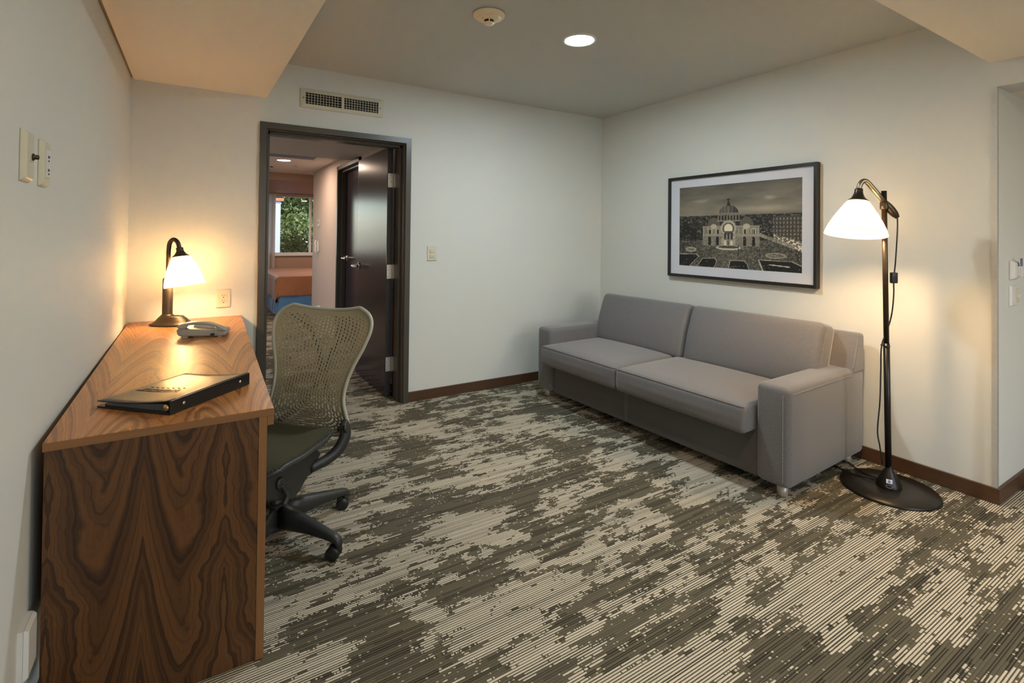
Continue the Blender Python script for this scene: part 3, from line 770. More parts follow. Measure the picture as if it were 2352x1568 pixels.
# two plates on the left wall (facing +x)
t = thing('coaxial_plate', 'cream wall plate with a brown coaxial socket, left of the outlet plate', 'wall plate', (XL, -2.128, 1.457), R(90))
part('cover_plate', plate_box(0, .080, .124, .012, .009), M['ivory'], t, bevel=.004, seg=3)
part('socket_insert', MB().box((-.020, -.0138, -.012), (.020, -.0115, .012)), M['ivory'], t, bevel=.0006)
part('coaxial_plug', MB().lathe([(.0085, 0), (.0085, .003), (.0055, .004), (.0055, .011), (.003, .012)], (0.006, -.0135, -.001), 12, axmat((0, -1, 0))), M['bronze'], t, smooth=True)
t = thing('wall_outlet', 'cream outlet plate high on the left wall, right of the coaxial plate', 'outlet', (XL, -1.970, 1.457), R(90))
part('cover_plate', plate_box(0, .080, .124, .012, .009), M['ivory'], t, bevel=.004, seg=3)
part('receptacle', MB().box((-.020, -.0138, -.036), (.020, -.0115, .036)), M['white'], t, bevel=.0006)
b = MB(); slots(b, 0, .014, -.0139, .8); slots(b, 0, -.020, -.0139, .8); part('outlet_slots', b, M['hole'], t)
t = thing('blank_wall_plate', 'white blank wall plate low on the left wall behind the desk end', 'wall plate', (XL, -2.055, .275), R(90))
part('backing', plate_box(0, .084, .122, .010, .001), M['white'], t)
part('face_plate', MB().hexa([(-.042, -.010, -.061), (.042, -.010, -.061), (.042, -.010, .061), (-.042, -.010, .061), (-.036, -.020, -.055), (.036, -.020, -.055), (.036, -.020, .055), (-.036, -.020, .055)]), M['white'], t, bevel=.002)
# hall plates
t = thing('key_card_switch', 'white key card switch with a card in it, on the hall wall', 'switch', (.228, YC, 1.135))
part('switch_body', plate_box(0, .098, .105, .022, .012), M['white'], t, bevel=.008, seg=3)
part('card_pocket', MB().box((-.008, -.040, -.030), (.036, -.021, .022)), M['white'], t, bevel=.003)
part('key_card', MB().box((-.002, -.034, .0), (.030, -.032, .062)), plain('key_card_print', (.12, .16, .2), .4, 0, .8, 60), t)
t = thing('light_switch', 'white light switch below the key card switch on the hall wall', 'switch', (.235, YC, 1.004))
part('switch_plate', plate_box(0, .110, .112, .012, .008), M['white'], t, bevel=.003)
part('rocker', MB().box((.006, -.016, -.036), (.042, -.011, .040)), M['ivory'], t, bevel=.002)
part('rocker_key', MB().box((.006, -.024, -.010), (.042, -.015, .010)), M['white'], t, bevel=.002)

# air vent
vt = thing('air_vent', 'cream supply air register above the doorway', 'vent', (-2.4625, 0, 2.2215))
VW, VH = .289, .067
b = MB()
def ringframe(b, w0, h0, w1, h1, y0, y1):
    o = [(-w0, y0, -h0), (w0, y0, -h0), (w0, y0, h0), (-w0, y0, h0)]; i_ = [(-w1, y1, -h1), (w1, y1, -h1), (w1, y1, h1), (-w1, y1, h1)]
    for k_ in range(4): b.face([o[k_], o[(k_+1) % 4], i_[(k_+1) % 4], i_[k_]])
ringframe(b, VW, VH, VW, VH, 0, -.005); ringframe(b, VW, VH, VW-.004, VH-.004, -.005, -.008); ringframe(b, VW-.004, VH-.004, .254, .0395, -.008, -.013); ringframe(b, .254, .0395, .254, .0395, -.013, .0)
part('vent_frame', b, M['ventcream'], vt)
part('vent_duct', MB().box((-.256, -.0015, -.041), (.256, -.0005, .041)), M['hole'], vt)
part('vent_mullion', MB().box((-.012, -.0115, -.0395), (.006, -.003, .0395)), M['ventcream'], vt)
for i in range(26):
    x = -.254+.0197*(i+1)
    if -.02 < x < .012: continue
    if x > .25: break
    part('vent_blade', MB().box((x-.0013, -.011, -.0395), (x+.0013, -.004, .0395)), M['ventcream'], vt)
for i in range(4):
    z = -.026+.0178*i
    part('vent_bar', MB().box((-.254, -.006, z-.0013), (.254, -.003, z+.0013)), M['ventcream'], vt)
for x in (-.268, .268): part('screw', MB().lathe([(.004, 0), (.003, .0015)], (x, -.0115, 0), 10, axmat((0, -1, 0))), M['black'], vt)

# smoke detector
t = thing('smoke_detector', 'aged cream round smoke detector on the grey ceiling', 'smoke detector', (-2.068, -1.433, H))
part('detector_base', MB().lathe([(.084, 0), (.084, -.008), (.078, -.018), (.062, -.024)], n=40), M['smoke'], t, smooth=True)
part('detector_dome', MB().lathe([(.064, -.022), (.060, -.028), (.052, -.033), (.034, -.037), (.030, -.037)], n=36), M['smoke'], t, smooth=True)
part('sensing_slot', MB().lathe([(.027, -.036), (.025, -.050)], n=28), M['hole'], t)
for a in range(5):
    q = a*2*math.pi/5+.5; part('slot_post', MB().box((.024, -.003, -.05), (.030, .003, -.036), Matrix.Rotation(q, 4, 'Z')), M['smoke'], t)
part('detector_cap', MB().lathe([(.001, -.060), (.014, -.059), (.024, -.055), (.028, -.049), (.026, -.047)], n=28), M['smoke'], t, smooth=True)
part('indicator', MB().lathe([(.003, -.030), (.002, -.036)], (-.042, -.012, 0), 8), M['black'], t)
part('paint_splash', MB().lathe([(.0845, -.0005), (.0847, -.0065)], n=40, cap=False), plain('grey_overpaint', (.38, .38, .36), .6), t, 'grey ceiling paint on its rim')

# ------------------------------------------------------------------ framed print
pf = thing('picture_frame', 'black framed sepia cityscape print of a domed hall above the sofa', 'picture', (0, -1.451, 1.3715), R(-90))
# local: x to the right (towards the viewer's right, world -y), -y out of the wall
FW, FH = .592, .400
def bar(b, p, q):
    b.hexa(p + q)
for nm, pts in (('frame_bar', [(-FW, -FH), (FW, -FH), (FW-.022, -FH+.022), (-FW+.022, -FH+.022)]), ('frame_bar', [(FW, -FH), (FW, FH), (FW-.022, FH-.022), (FW-.022, -FH+.022)]),
                ('frame_bar', [(FW, FH), (-FW, FH), (-FW+.022, FH-.022), (FW-.022, FH-.022)]), ('frame_bar', [(-FW, FH), (-FW, -FH), (-FW+.022, -FH+.022), (-FW+.022, FH-.022)])):
    part(nm, MB().hexa([(x, 0, z) for x, z in pts] + [(x, -.04, z) for x, z in pts]), M['pframe'], pf, bevel=.0015, seg=1)
part('backing_board', MB().box((-FW+.02, -.006, -FH+.02), (FW-.02, -.002, FH-.02)), M['pframe'], pf)
PX, PZ = .489, .311
pc = (0.003, 0.002)
b = MB()
o4 = [(-FW+.02, -FH+.02), (FW-.02, -FH+.02), (FW-.02, FH-.02), (-FW+.02, FH-.02)]
i4 = [(pc[0]-PX, pc[1]-PZ), (pc[0]+PX, pc[1]-PZ), (pc[0]+PX, pc[1]+PZ), (pc[0]-PX, pc[1]+PZ)]
for k_ in range(4):
    a_, b_, c_, d_ = o4[k_], o4[(k_+1) % 4], i4[(k_+1) % 4], i4[k_]
    b.hexa([(a_[0], -.022, a_[1]), (b_[0], -.022, b_[1]), (c_[0], -.022, c_[1]), (d_[0], -.022, d_[1]), (a_[0], -.024, a_[1]), (b_[0], -.024, b_[1]), (c_[0], -.024, c_[1]), (d_[0], -.024, d_[1])])
part('mat_board', b, M['mat'], pf)
# flat print: a sepia cityscape laid out as colours of a fine flat grid
NX, NZ = 330, 210
X, Y = np.meshgrid(np.linspace(0, 1, NX+1), np.linspace(0, 1, NZ+1))    # Y down from the top
rng = np.random.RandomState(3)
def fbm(sx, sy, oct=4, seed=0):
    r = np.random.RandomState(seed); out = np.zeros_like(X); amp = 1; tot = 0
    for o in range(oct):
        gx, gy = int(sx*2**o)+2, int(sy*2**o)+2; g = r.rand(gy+1, gx+1)
        fx, fy = X*(gx-1), Y*(gy-1); ix, iy = fx.astype(int), fy.astype(int); tx, ty = fx-ix, fy-iy
        tx = tx*tx*(3-2*tx); ty = ty*ty*(3-2*ty)
        out += amp*((g[iy, ix]*(1-tx)+g[iy, ix+1]*tx)*(1-ty) + (g[iy+1, ix]*(1-tx)+g[iy+1, ix+1]*tx)*ty); tot += amp; amp *= .5
    return out/tot
L_ = .44 + .13*(fbm(3, 9, 5, 1)-.5)*2 - .10*np.clip(.14-Y, 0, 1)*5 + .10*np.exp(-((Y-.31)/.07)**2)
L_ += .16*np.clip(fbm(4, 10, 4, 2)-.62, 0, 1)*4*(Y > .05)
city = fbm(60, 50, 3, 5); city2 = fbm(110, 90, 2, 6)
hor = .365 + .012*np.round(fbm(45, 1, 2, 8)*4)/4*(X > 0)
ct = Y > hor
L_ = np.where(ct, .10+.30*np.clip(city-.45, 0, 1)*2.2+.25*(city2 > .72), L_)
gr = Y > .66+.05*np.abs(X-.5)
L_ = np.where(gr, .26+.42*(city2-.45)+.10*np.exp(-((X-.47)/.28)**2), L_)
def rect(x0, y0, x1, y1): return (X >= x0) & (X <= x1) & (Y >= y0) & (Y <= y1)
def ell(cx_, cy_, rx, ry): return ((X-cx_)/rx)**2 + ((Y-cy_)/ry)**2 <= 1
def put(mask, v):
    global L_
    L_ = np.where(mask, v, L_)
tex = fbm(90, 80, 2, 9)
put((Y > .46+.02*0) & (X < .17) & (Y < .66) & (fbm(16, 14, 3, 12) > .42), .06+.1*tex)
# far avenue block on the right
put((X > .80) & (Y > .40-.02*(X-.8)) & (Y < .60+.40*(X-.8)), .30+.25*(np.sin(X*260) > .2)*(np.sin(Y*150) > -.2) - .1*tex)
put((X > .80) & (Y > .595+.40*(X-.8)) & (Y < .66+.62*(X-.8)), .40+.5*(tex > .55))
put((np.abs(Y-(.60+.55*(X-.70))) < .02) & (X > .70) & (X < .95), .75-.4*tex)
# the domed hall
put(rect(.225, .50, .70, .735), .40+.22*tex)
put(rect(.225, .60, .70, .615), .62); put(rect(.225, .50, .70, .512), .60)
for cx_ in (.29, .36, .585, .655):
    put(rect(cx_-.018, .53, cx_+.018, .595), .70); put(rect(cx_-.010, .54, cx_+.010, .595), .16)
    put(rect(cx_-.012, .64, cx_+.012, .73) | ell(cx_, .645, .012, .02), .10)
for cx_ in np.linspace(.235, .69, 13): put(rect(cx_-.003, .515, cx_+.003, .60), .68)
for cx_, rx in ((.325, .055), (.60, .055)):
    put(ell(cx_, .50, rx, .105) & (Y < .50), .36+.10*np.sin((X-cx_)*420)); put(ell(cx_, .505, .028, .03), .72)
put(rect(.36, .345, .545, .445), .36+.2*tex)
for cx_ in np.linspace(.378, .527, 7): put(rect(cx_-.0065, .375, cx_+.0065, .43), .13)
put(rect(.352, .34, .553, .352), .58); put(rect(.352, .436, .553, .447), .60)
ph = (X-.452)/.080
put(ell(.452, .345, .082, .092) & (Y < .345), .25+.14*(1-np.abs(ph))+.06*np.clip(np.cos(np.arcsin(np.clip(ph, -1, 1))*15), -.6, 1)-.10*ph)
put(rect(.440, .215, .464, .262), .14); put(rect(.447, .175, .457, .22), .10); put(ell(.452, .185, .016, .008), .10)
put(ell(.452, .525, .066, .092) & (Y < .60), .62+.15*tex); put(ell(.452, .53, .050, .072) & (Y < .60), .36); put(ell(.452, .53, .036, .055) & (Y < .56), .90)
put(rect(.392, .595, .512, .735), .48+.3*tex)
for cx_ in (.425, .452, .479): put(rect(cx_-.009, .58, cx_+.009, .66), .22); put(rect(cx_-.008, .675, cx_+.008, .74), .88 if cx_ != .452 else .3)
put(ell(.452, .755, .105, .030), .78); put(ell(.452, .748, .090, .018), .30)
# plaza beds and kerbs
put(ell(.115, .79, .052, .030), .70); put(ell(.115, .79, .040, .018), .35+.3*tex)
put(ell(.82, .83, .075, .032), .62); put(ell(.82, .83, .062, .022), .25+.4*tex)
def quad(pts):
    mk = np.ones_like(X, bool); n = len(pts)
    for i in range(n):
        (x0, y0), (x1, y1) = pts[i], pts[(i+1) % n]; mk &= (x1-x0)*(Y-y0)-(y1-y0)*(X-x0) >= 0
    return mk
for pts in ([(-.01, .855), (.16, .85), (.185, .875), (.09, 1.01), (-.01, 1.01)], [(.225, .90), (.335, .89), (.352, .92), (.325, 1.01), (.17, 1.01)],
            [(.47, .91), (.58, .905), (.605, .94), (.62, 1.01), (.455, 1.01)], [(.70, .885), (.93, .89), (1.01, .94), (1.01, 1.01), (.735, 1.01)]):
    cxp = sum(p[0] for p in pts)/len(pts); cyp = sum(p[1] for p in pts)/len(pts)
    put(quad([(cxp+(x-cxp)*1.07, cyp+(y-cyp)*1.10) for x, y in pts]), .62+.2*tex); put(quad(pts), .055+.05*tex)
put((np.abs(Y-(.93+.10*(X-.77))) < .006) & (X > .77) & (X < .92), .75)
put((rng.rand(*X.shape) > .993) & (Y > .5), .95)
for cx_, y0, y1 in ((.30, .70, .84), (.535, .72, .86), (.225, .80, .9), (.61, .82, .93), (.905, .82, .92)): put(rect(cx_-.0018, y0, cx_+.0018, y1), .08)
L_ = np.clip(L_, .03, 1)
G = L_**1.0
rgb = np.stack([G*1.0, G*.93, G*.80], -1)
lin = np.where(rgb <= .04045, rgb/12.92, ((rgb+.055)/1.055)**2.4)
verts = np.stack([pc[0]-PX+2*PX*X, np.full_like(X, -.0215), pc[1]+PZ-2*PZ*Y], -1).reshape(-1, 3)
idx = np.arange((NX+1)*(NZ+1)).reshape(NZ+1, NX+1)
faces = np.stack([idx[1:, :-1], idx[1:, 1:], idx[:-1, 1:], idx[:-1, :-1]], -1).reshape(-1, 4)
me = bpy.data.meshes.new('print'); me.from_pydata(verts.tolist(), [], faces.tolist())
ca = me.color_attributes.new('ink', 'FLOAT_COLOR', 'POINT')
ca.data.foreach_set('color', np.concatenate([lin.reshape(-1, 3), np.ones(((NX+1)*(NZ+1), 1))], 1).astype(np.float32).ravel())
k = NT('sepia_print'); at = k.n('VertexColor'); at.layer_name = 'ink'; k.base(at.outputs[0]); k.rough(.6)
part('print', me, k.m, pf, 'sepia photograph of a domed hall and city')

# ------------------------------------------------------------------ sofa
SA = R(2.4)
sf = thing('sofa', 'grey fabric two-seat sofa bed with low boxy arms', 'sofa', (-.05, -2.315, 0), math.atan2(-math.sin(SA)*-1, math.cos(SA)) + math.pi)
# local after rotation: +x = away from the wall (depth), -y = along the wall towards the back wall
sf.rotation_euler = (0, 0, math.pi+SA)
def S(d, a, z): return (d, -a, z)
SL = 2.02
def arm(a0, a1):
    b = MB(); b.roundbox(S(.42, (a0+a1)/2, .305), (.42, (a1-a0)/2, .247), .032, n=5)
    return b
part('armrest', arm(0, .172), M['sofa'], sf, smooth=True)
part('armrest', arm(1.848, SL), M['sofa'], sf, smooth=True)
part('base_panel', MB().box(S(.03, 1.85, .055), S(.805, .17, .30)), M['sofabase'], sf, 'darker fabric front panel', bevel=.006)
b = MB()
b.prism([(0, .525), (.16, .525), (.135, .56), (.075, .735), (.06, .745), (.018, .745), (0, .73)], 1, -.0, -SL)
part('back_frame', b, M['sofa'], sf, bevel=.012, seg=3)
for a0, a1 in ((.180, 1.068), (1.072, 1.862)):
    ha = (a1-a0)/2
    def crown(p, ha=ha):
        q = p.copy(); fx = 1-(p.x/.40)**2; fy = 1-(p.y/ha)**2
        if p.z > 0: q.z += .016*max(0, fx)**.6*max(0, fy)**.6
        if p.x > .36: q.x += .012*max(0, fy)**.5*(1-abs(p.z)/.08)
        return q
    cu = part('seat_cushion', MB().roundbox(S(.53, (a0+a1)/2, .362), (.40, ha, .073), .028, crown, 9), M['sofa'], sf, smooth=True)
    b = MB()
    for zz, xx in ((.060, .392), (-.060, .392)):
        pth = []
        for i in range(25):
            yy = (ha-.005)*math.sin(math.pi*(i/24-.5)); dd = max(0, abs(yy)-(ha-.028)); q = crown(Vector((xx-(.028-math.sqrt(max(0, .028**2-dd**2))), yy, zz))); pth.append(Vector(S(.53, (a0+a1)/2, .362)) + q + Vector((.003, 0, .004 if zz > 0 else -.004)))
        b.tube(pth, .0022, 6)
    part('seam', b, M['sofabase'], cu, smooth=True, kind='stuff')
for a0, a1 in ((.115, .998), (1.002, 1.885)):
    ha = (a1-a0)/2
    tilt = Matrix.Rotation(R(-14), 3, 'Y')
    def puff(p, ha=ha):
        q = p.copy(); fz = 1-(p.z/.205)**2; fy = 1-(p.y/ha)**2
        if p.x > 0: q.x += .022*max(0, fz)**.6*max(0, fy)**.45
        if p.z > 0: q.x -= .02*(p.z/.2)
        return q
    part('back_cushion', MB().roundbox(S(.216, (a0+a1)/2, .597), (.088, ha, .203), .042, puff, 9, tilt), M['sofa'], sf, smooth=True)
for d_, a_ in ((.775, .065), (.775, SL-.065), (.06, .07), (.06, SL-.07)):
    part('foot', MB().lathe([(.024, 0), (.026, .004), (.026, .062)], S(d_, a_, 0), 20), M['foot'], sf, smooth=True)
ha_ = (.998-.115)/2
def on_side(x, z):
    p = puff(Vector((x, ha_, z)), ha_); p = tilt @ p; p.y += .0006; return Vector(S(.216, (.115+.998)/2, .597)) + p
gusset = [on_side(.046, -.15+.30*i/8) for i in range(9)]
def stitches(path, step=.011, ln=.007, r=.0011):
    b = MB(); P = [Vector(p) for p in path]
    for p, q in zip(P, P[1:]):
        L0 = (q-p).length; n_ = max(1, int(L0/step)); dv = (q-p).normalized()
        for i in range(n_):
            a = p + dv*(i*step); b.tube([a, a+dv*ln], r, 5)
    return b
def joined(paths):
    m_ = MB()
    for p in paths:
        s_ = stitches(p); tmp = s_.mesh('tmp'); m_.bm.from_mesh(tmp); bpy.data.meshes.remove(tmp)
    return m_
part('stitching', joined([[S(.842, .030, .09), S(.842, .030, .52)], [S(.802, -.0005, .522), S(.16, -.0005, .522)], [S(.142, -.0005, .562), S(.078, -.0005, .732)],
     gusset, [S(.8065, 1.09, .07), S(.8065, 1.09, .28)], [S(.8065, 1.075, .07), S(.8065, 1.075, .28)]]), M['stitch'], sf, 'pale saddle stitching', kind='stuff')

# ------------------------------------------------------------------ floor lamp
FLX, FLY = -.293, -2.533
t = thing('floor_lamp', 'black arm floor lamp with a lit frosted glass shade beside the sofa', 'lamp', (FLX, FLY, 0))
part('lamp_base', MB().lathe([(.001, 0), (.213, 0), (.214, .005), (.209, .013), (.12, .0175), (.001, .018)], n=56), M['lampblack'], t, smooth=True)
part('base_bell', MB().lathe([(.056, .017), (.056, .022), (.052, .034), (.042, .062), (.028, .088), (.018, .105), (.0145, .118), (.0145, .122)], n=28), M['lampblack'], t, smooth=True)
LEAN = Vector((-.024, .015, 0))
ptop = LEAN + Vector((0, 0, 1.538))
pole = lambda z: LEAN*(z/1.538) + Vector((0, 0, z))
part('pole', MB().tube([pole(.11), pole(.75)], .0142, 16), M['lampblack'], t, smooth=True)
part('pole', MB().tube([pole(.75), ptop], .0122, 16), M['bronze'], t, smooth=True)
fs = lambda s_, z: pole(1.45) + RD*s_ + Vector((0, 0, z-1.45))
b = MB(); b.tube([fs(.010, 1.470), fs(-.040, 1.528)] + bez([fs(-.078, 1.572), fs(-.098, 1.588), fs(-.116, 1.584), fs(-.128, 1.562), fs(-.132, 1.535)], 5), .0125, 12)
part('lamp_arm', b, M['champ'], t, 'champagne metal gooseneck arm', smooth=True)
b = MB(); b.tube(bez([fs(-.004, 1.486), fs(.016, 1.462), fs(.040, 1.434), fs(.060, 1.411), fs(.068, 1.402)], 4), [.012+.008*math.sin(math.pi*min(1, i/14)) for i in range(17)], 12)
part('arm_grip', b, M['bronze'], t, smooth=True)
part('clamp', MB().lathe([(.018, -.02), (.019, -.016), (.019, .016), (.016, .02)], pole(1.462), 20), M['bronze'], t, smooth=True)
camdir = (Vector((CAM.x-FLX, CAM.y-FLY, 0))).normalized()
ax = (RD*(-.07) + camdir*.13 - Vector((0, 0, 1))).normalized(); mt = axmat(-ax)
tipp = fs(-.132, 1.542)
part('shade_cap', MB().lathe([(.015, .006), (.019, .002), (.018, -.006), (.021, -.022), (.031, -.044), (.047, -.058), (.050, -.062)], tipp, 30, mt), M['bronze'], t, smooth=True)
part('shade', MB().lathe([(r, z-.058) for r, z in lamp_shade_profile(.045, .139, .178, 1.3)], tipp, 40, mt, cap=False), M['shade_thick'], t, 'frosted glass cone shade', smooth=True)
bm_ = emis('floor_bulb_glow', (1.0, .66, .34), FLOOR_BULB)
part('bulb', MB().lathe([(.002, -.10), (.013, -.11), (.026, -.14), (.032, -.165), (.028, -.19), (.012, -.205), (.001, -.208)], tipp, 16, mt), bm_, t, 'glowing bulb', smooth=True)
# cord with its inline switch, clip and the run over the carpet
w2 = lambda x, y, z: Vector((x-FLX, y-FLY, z))
cord = bez([fs(.068, 1.404), fs(.069, 1.35), fs(.064, 1.25), fs(.058, 1.16), fs(.050, 1.08), fs(.050, 1.0), fs(.040, .90), fs(.018, .82), fs(-.012, .735), fs(-.016, .60), fs(-.020, .45), fs(-.032, .30), fs(-.020, .22), fs(-.006, .13)], 6)
part('power_cord', MB().tube(cord, .0034, 7), M['black'], t, smooth=True)
cord = bez([w2(-.285, -2.49, .03), w2(-.25, -2.40, .021), w2(-.19, -2.33, .009), w2(-.15, -2.27, .006), w2(-.16, -2.16, .005), w2(-.13, -2.0, .005)], 6)
part('power_cord', MB().tube(cord, .0034, 7), M['black'], t, smooth=True)
cord = bez([w2(-.30, -2.48, .03), w2(-.31, -2.41, .022), w2(-.295, -2.34, .012), w2(-.26, -2.27, .005), w2(-.22, -2.1, .005)], 6)
part('power_cord', MB().tube(cord, .0034, 7), M['black'], t, smooth=True)
sw = part('cord_switch', MB().roundbox(fs(.050, 1.088), (.016, .010, .028), .005, None, 2, axmat((0, 0, 1), RD)), M['black'], t, smooth=True)
pr_ = fs(.050, 1.088) - RN*.010
part('rocker', MB().roundbox(pr_, (.007, .003, .009), .002, None, 1, axmat((0, 0, 1), RD)), M['lampblack'], sw)
b = MB(); b.lathe([(.0155, -.004), (.0165, 0), (.0155, .004)], pole(.735), 18); b.tube([pole(.738), pole(.742) - RD*.03], .0028, 6)
part('cord_clip', b, M['black'], t)
# sticker and stamped ring on the bell, facing the viewer
fd = (camdir*1.0).normalized(); sd_ = Vector((0, 0, 1)).cross(fd)
def on_bell(s_, z):
    r = np.interp(z, [.017, .022, .034, .062, .088, .105], [.056, .056, .052, .042, .028, .018]) + .0008
    a = s_/r; return fd*(r*math.cos(a)) + sd_*(r*math.sin(a)) + Vector((0, 0, z))
b = MB(); b.grid(lambda u, v: on_bell(-.011+.026*u, .047+.018*v), 6, 4)
st = part('sticker', b, plain('sticker_paper', (.78, .80, .86), .5), t, 'white and blue product sticker')
b = MB(); b.grid(lambda u, v: on_bell(-.003+.010*u, .049+.013*v)*1.004, 3, 3)
part('sticker_print', b, plain('sticker_blue', (.16, .22, .55), .5), st)
b = MB()
for i in range(3): b.grid(lambda u, v, i=i: on_bell(.009+.004*u, .049+.005*i+.002*v)*1.004, 1, 1)
part('sticker_print', b, plain('sticker_grey', (.35, .38, .42), .5), st)
ov = [on_bell(.002+.014*math.cos(q), .034+.007*math.sin(q)) for q in (2*math.pi*j/24 for j in range(24))]
part('stamp_ring', MB().tube(ov, .0006, 5, closed=True), plain('stamp_silver', (.5, .5, .5), .5), t)

# ------------------------------------------------------------------ office chair
TH = R(42.5)
ch = thing('office_chair', 'task chair with a perforated sage backrest, tucked at the walnut desk', 'chair', (-3.04, -1.39, 0), math.atan2(-math.cos(TH), math.sin(TH)))
# local: x towards the viewer's side, y towards the backrest
ZP = [.349, .364, .394, .429, .468, .515, .552, .59, .635, .69, .755, .823, .864, .89, .915, .935]
WP = [.190, .215, .230, .222, .208, .194, .188, .189, .196, .214, .243, .265, .267, .258, .234, .190]
def ydep(z): return .20 + .13*max(0, min(1.25, (z-.5)/.4))**1.3
def back(x, t):
    z0 = .349+.586*t
    wv = float(np.interp(z0, ZP, WP))
    zt = .913 + .022*min(1, abs(x))**2.2; zb = .376 - .027*abs(x)**2
    z = zb + (zt-zb)*t
    cur = .035*x*x*(.35+.65*t) + .022*math.exp(-((z-.53)/.10)**2)*(1-.6*x*x)
    return Vector((x*wv, ydep(z) - cur + .01, z))
TP, PW = .27, .55
def upath(r, s_):       # s_ 0..1 along the U: down the left column, round the bottom, up the right
    if s_ < .36: return -r, .955 - (.955-TP)*(s_/.36)
    if s_ > .64: return r, TP + (.955-TP)*((s_-.64)/.36)
    ph = math.pi*(s_-.36)/.28; c = math.cos(ph); si = math.sin(ph)
    return -r*math.copysign(abs(c)**PW, c), TP - TP*r*(abs(si)**PW)
b = MB(); bmv = b.bm.verts; NR = 12; RM = .93
def cellring(P8o, P8h):
    vo = [bmv.new(p) for p in P8o]; vh = [bmv.new(p) for p in P8h]
    for i in range(8): b.bm.faces.new((vo[i], vo[(i+1) % 8], vh[(i+1) % 8], vh[i]))
for j in range(NR):
    r0, r1 = RM*j/NR, RM*(j+1)/NR
    rm = (r0+r1)/2
    cuts = [i/(.36)*0+ .36*i/25 for i in range(26)]
    nb = max(3, int(round(rm*math.pi*.20/.026)))
    cuts += [.36+.28*i/nb for i in range(1, nb)] + [.64+.36*i/25 for i in range(26)]
    if j % 2:
        cuts = [0] + [(p+q)/2 for p, q in zip(cuts, cuts[1:])] + [1]
    for s0, s1 in zip(cuts, cuts[1:]):
        Q = lambda a, c: back(*upath(r0+(r1-r0)*a, s0+(s1-s0)*c))
        sm = (s0+s1)/2; up = max(0, min(1, (abs(sm-.5)-.14)/.36))       # 0 low, 1 at the top edge
        xm, tm = upath(rm, sm)
        hw = .31 - .05*max(0, (up-.5))*2; hl = .41 - .14*max(0, up-.6)/.4
        edge = abs(xm) > .80
        if edge: hw *= .7; hl *= .72
        if s1-s0 < .009: continue_solid = True
        else: continue_solid = False
        o8 = [(0,0),(.5,0),(1,0),(1,.5),(1,1),(.5,1),(0,1),(0,.5)]
        if continue_solid:
            b.face([Q(0,0), Q(1,0), Q(1,1), Q(0,1)]); continue
        k7 = .62
        h8 = [(.5-hw*k7, .5-hl*.86), (.5, .5-hl), (.5+hw*k7, .5-hl*.86), (.5+hw, .5), (.5+hw*k7, .5+hl*.86), (.5, .5+hl), (.5-hw*k7, .5+hl*.86), (.5-hw, .5)]
        cellring([Q(*p) for p in o8], [Q(*p) for p in h8])
# plain border strips
for i in range(90):
    s0, s1 = i/90, (i+1)/90
    b.face([back(*upath(RM, s0)), back(*upath(1, s0)), back(*upath(1, s1)), back(*upath(RM, s1))])
for i in range(40):
    x0, x1 = -1+i/20, -1+(i+1)/20
    b.face([back(x0, .955), back(x1, .955), back(x1*.975, 1), back(x0*.975, 1)])
bk = part('backrest', b, M['mesh'], ch, 'perforated sage polymer backrest', solid=.005)
loop = [back(-1, 1-.045*i/4) for i in range(1, 4)] + [back(*upath(1, i/110)) for i in range(111)] + [back(1, .955+.045*i/4) for i in range(1, 4)] + [back(.97*math.cos(math.pi*i/30)*(1 if True else 0), 1.004) for i in range(0, 31)]
for _ in range(3): loop = [(loop[i-1]+loop[i]*2+loop[(i+1) % len(loop)])/4 for i in range(len(loop))]
part('back_rim', MB().tube(loop, .0085, 8, closed=True), M['rim'], bk, 'smooth paler rim', smooth=True)
# lumbar pad and spine support behind the shell
b = MB(); b.tube(bez([(-.15, .245, .575), (-.10, .265, .60), (0, .275, .61), (.10, .265, .60), (.15, .245, .575)], 6), [.022]*25, 10, flat=.3)
b.tube(bez([(-.16, .24, .545), (-.08, .265, .535), (0, .272, .53), (.08, .265, .535), (.16, .24, .545)], 6), [.016]*25, 10, flat=.3)
part('lumbar_support', b, M['mesh'], ch, smooth=True)
b = MB()
for s_ in (-1, 1): b.tube(bez([(s_*.17, .20, .40), (s_*.10, .255, .46), (s_*.035, .285, .55), (s_*.02, .31, .68), (s_*.09, .345, .80), (s_*.17, .345, .86)], 6), .012, 8)
part('back_yoke', b, M['graph'], ch, smooth=True)
# seat
def seat(u, v):
    a = u*2-1; y = .135 - .44*v
    w_ = float(np.interp(v, [0, .08, .25, .6, .88, 1], [.15, .195, .218, .232, .222, .17]))
    z = .424 + .012*a*a - .012*math.exp(-((v-.35)/.25)**2)*(1-a*a) - .03*max(0, v-.8)**2*25
    return (a*w_, y - .02*(1-a*a)*(0 if v < .5 else -1)*0, z)
part('seat', MB().grid(seat, 24, 24), M['seat'], ch, 'olive suspension seat', smooth=True, solid=.012)
b = MB()
edge = [Vector(seat(1, v/24)) for v in range(25)] + [Vector(seat(1-u/12, 1)) for u in range(1, 13)] + [Vector(seat(0, 1-v/24)) for v in range(1, 25)] + [Vector(seat(u/12, 0)) for u in range(1, 12)]
b.tube([p - Vector((0, 0, .006)) for p in edge], .011, 8, closed=True)
sr = part('seat_rim', b, M['graph'], ch, smooth=True)
b = MB()
for i in range(0, 24):
    for f_ in (0, .5):
        p = Vector(seat(1, (i+f_)/24)); b.tube([p+Vector((-.012, 0, .003)), p+Vector((.004, 0, .004)), p+Vector((.010, 0, -.008))], .0028, 5)
part('rim_ribs', b, M['graph'], sr, kind='stuff')
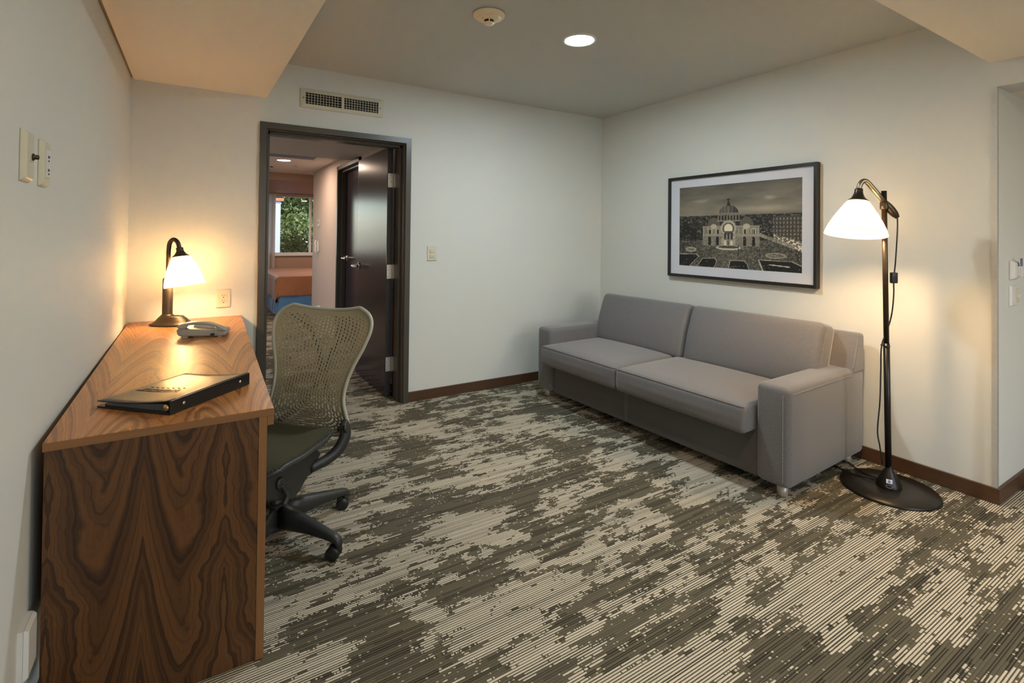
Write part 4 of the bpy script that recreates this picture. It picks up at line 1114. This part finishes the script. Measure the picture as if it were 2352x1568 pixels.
for s_ in (-1, 1):
    b = MB()
    poly = [(-.32, .408), (-.33, .36), (-.27, .315), (-.19, .275), (-.13, .250), (-.09, .228), (-.05, .245), (.0, .285), (.06, .318), (.085, .345), (.06, .372), (.0, .372), (-.06, .395), (-.10, .412)]
    b.prism(poly, 0, s_*.105, s_*.158)
    part('side_frame', b, M['graph'], ch, bevel=.010, seg=3)
    b = MB()
    pth = bez([(s_*.150, .02, .305), (s_*.19, .085, .325), (s_*.215, .125, .355), (s_*.228, .148, .400), (s_*.226, .150, .440), (s_*.222, .142, .462)], 6)
    b.tube(pth, [.020+.006*math.sin(math.pi*i/30) for i in range(31)], 12, flat=.75)
    part('back_bracket', b, M['graph'], ch, smooth=True)
    part('pivot_cap', MB().lathe([(.026, 0), (.026, .008), (.018, .012)], (s_*.228, .150, .438), 20, axmat((s_, .3, .2))), M['graph'], ch, smooth=True)
    b = MB(); b.lathe([(.022, 0), (.022, .008), (.016, .011)], (s_*.158, -.17, .335), 20, axmat((s_, 0, 0)))
    b.tube(bez([(s_*.166, -.17, .328), (s_*.172, -.155, .300), (s_*.176, -.150, .275), (s_*.174, -.165, .252)], 5), [.007+.004*(i/15) for i in range(16)], 10)
    part('adjust_lever', b, M['graph'], ch, smooth=True)
part('tilt_housing', MB().roundbox((0, -.03, .285), (.11, .14, .045), .02, None, 3), M['graph'], ch, smooth=True)
part('gas_column', MB().lathe([(.024, .10), (.024, .19), (.017, .192), (.017, .26)], n=20), M['graph'], ch, smooth=True)
part('base_hub', MB().lathe([(.036, .045), (.044, .055), (.052, .085), (.050, .125), (.040, .150), (.030, .155)], n=28), M['graph'], ch, smooth=True)
for i in range(5):
    a = R(-7+72*i); d_ = Vector((math.cos(a), math.sin(a), 0)); n_ = Vector((-d_.y, d_.x, 0))
    rings = []
    for s_, zt, zb, wv in ((.03, .152, .055, .034), (.10, .142, .062, .030), (.18, .126, .068, .025), (.26, .108, .068, .021), (.315, .096, .064, .0185), (.335, .088, .052, .016), (.343, .075, .050, .012)):
        rg = []
        for q in range(12):
            th = 2*math.pi*q/12; rg.append(d_*s_ + n_*(wv*math.copysign(abs(math.cos(th))**.7, math.cos(th))) + Vector((0, 0, (zt+zb)/2 + (zt-zb)/2*math.copysign(abs(math.sin(th))**.7, math.sin(th)))))
        rings.append(rg)
    part('base_leg', MB().rings(rings), M['graph'], ch, smooth=True)
    c0 = d_*.325; rot = a + R((20, -35, 60, 10, 80)[i]); fx = Vector((math.cos(rot), math.sin(rot), 0)); sx = Vector((-fx.y, fx.x, 0))
    b = MB(); b.tube([c0+Vector((0, 0, .03)), c0+Vector((0, 0, .075))], .009, 10)
    cc = c0 - fx*.012 + Vector((0, 0, .0275))
    b.tube([cc-sx*.006, cc+sx*.006], .019, 16)
    cs = part('caster', b, M['graph'], ch, smooth=True)
    for sg in (-1, 1):
        part('caster_wheel', MB().lathe([(.006, -.009), (.024, -.009), (.0272, -.005), (.0272, .005), (.024, .009), (.006, .0095)], cc+sx*(sg*.016), 24, axmat(sx*sg)), M['black'], cs, smooth=True)
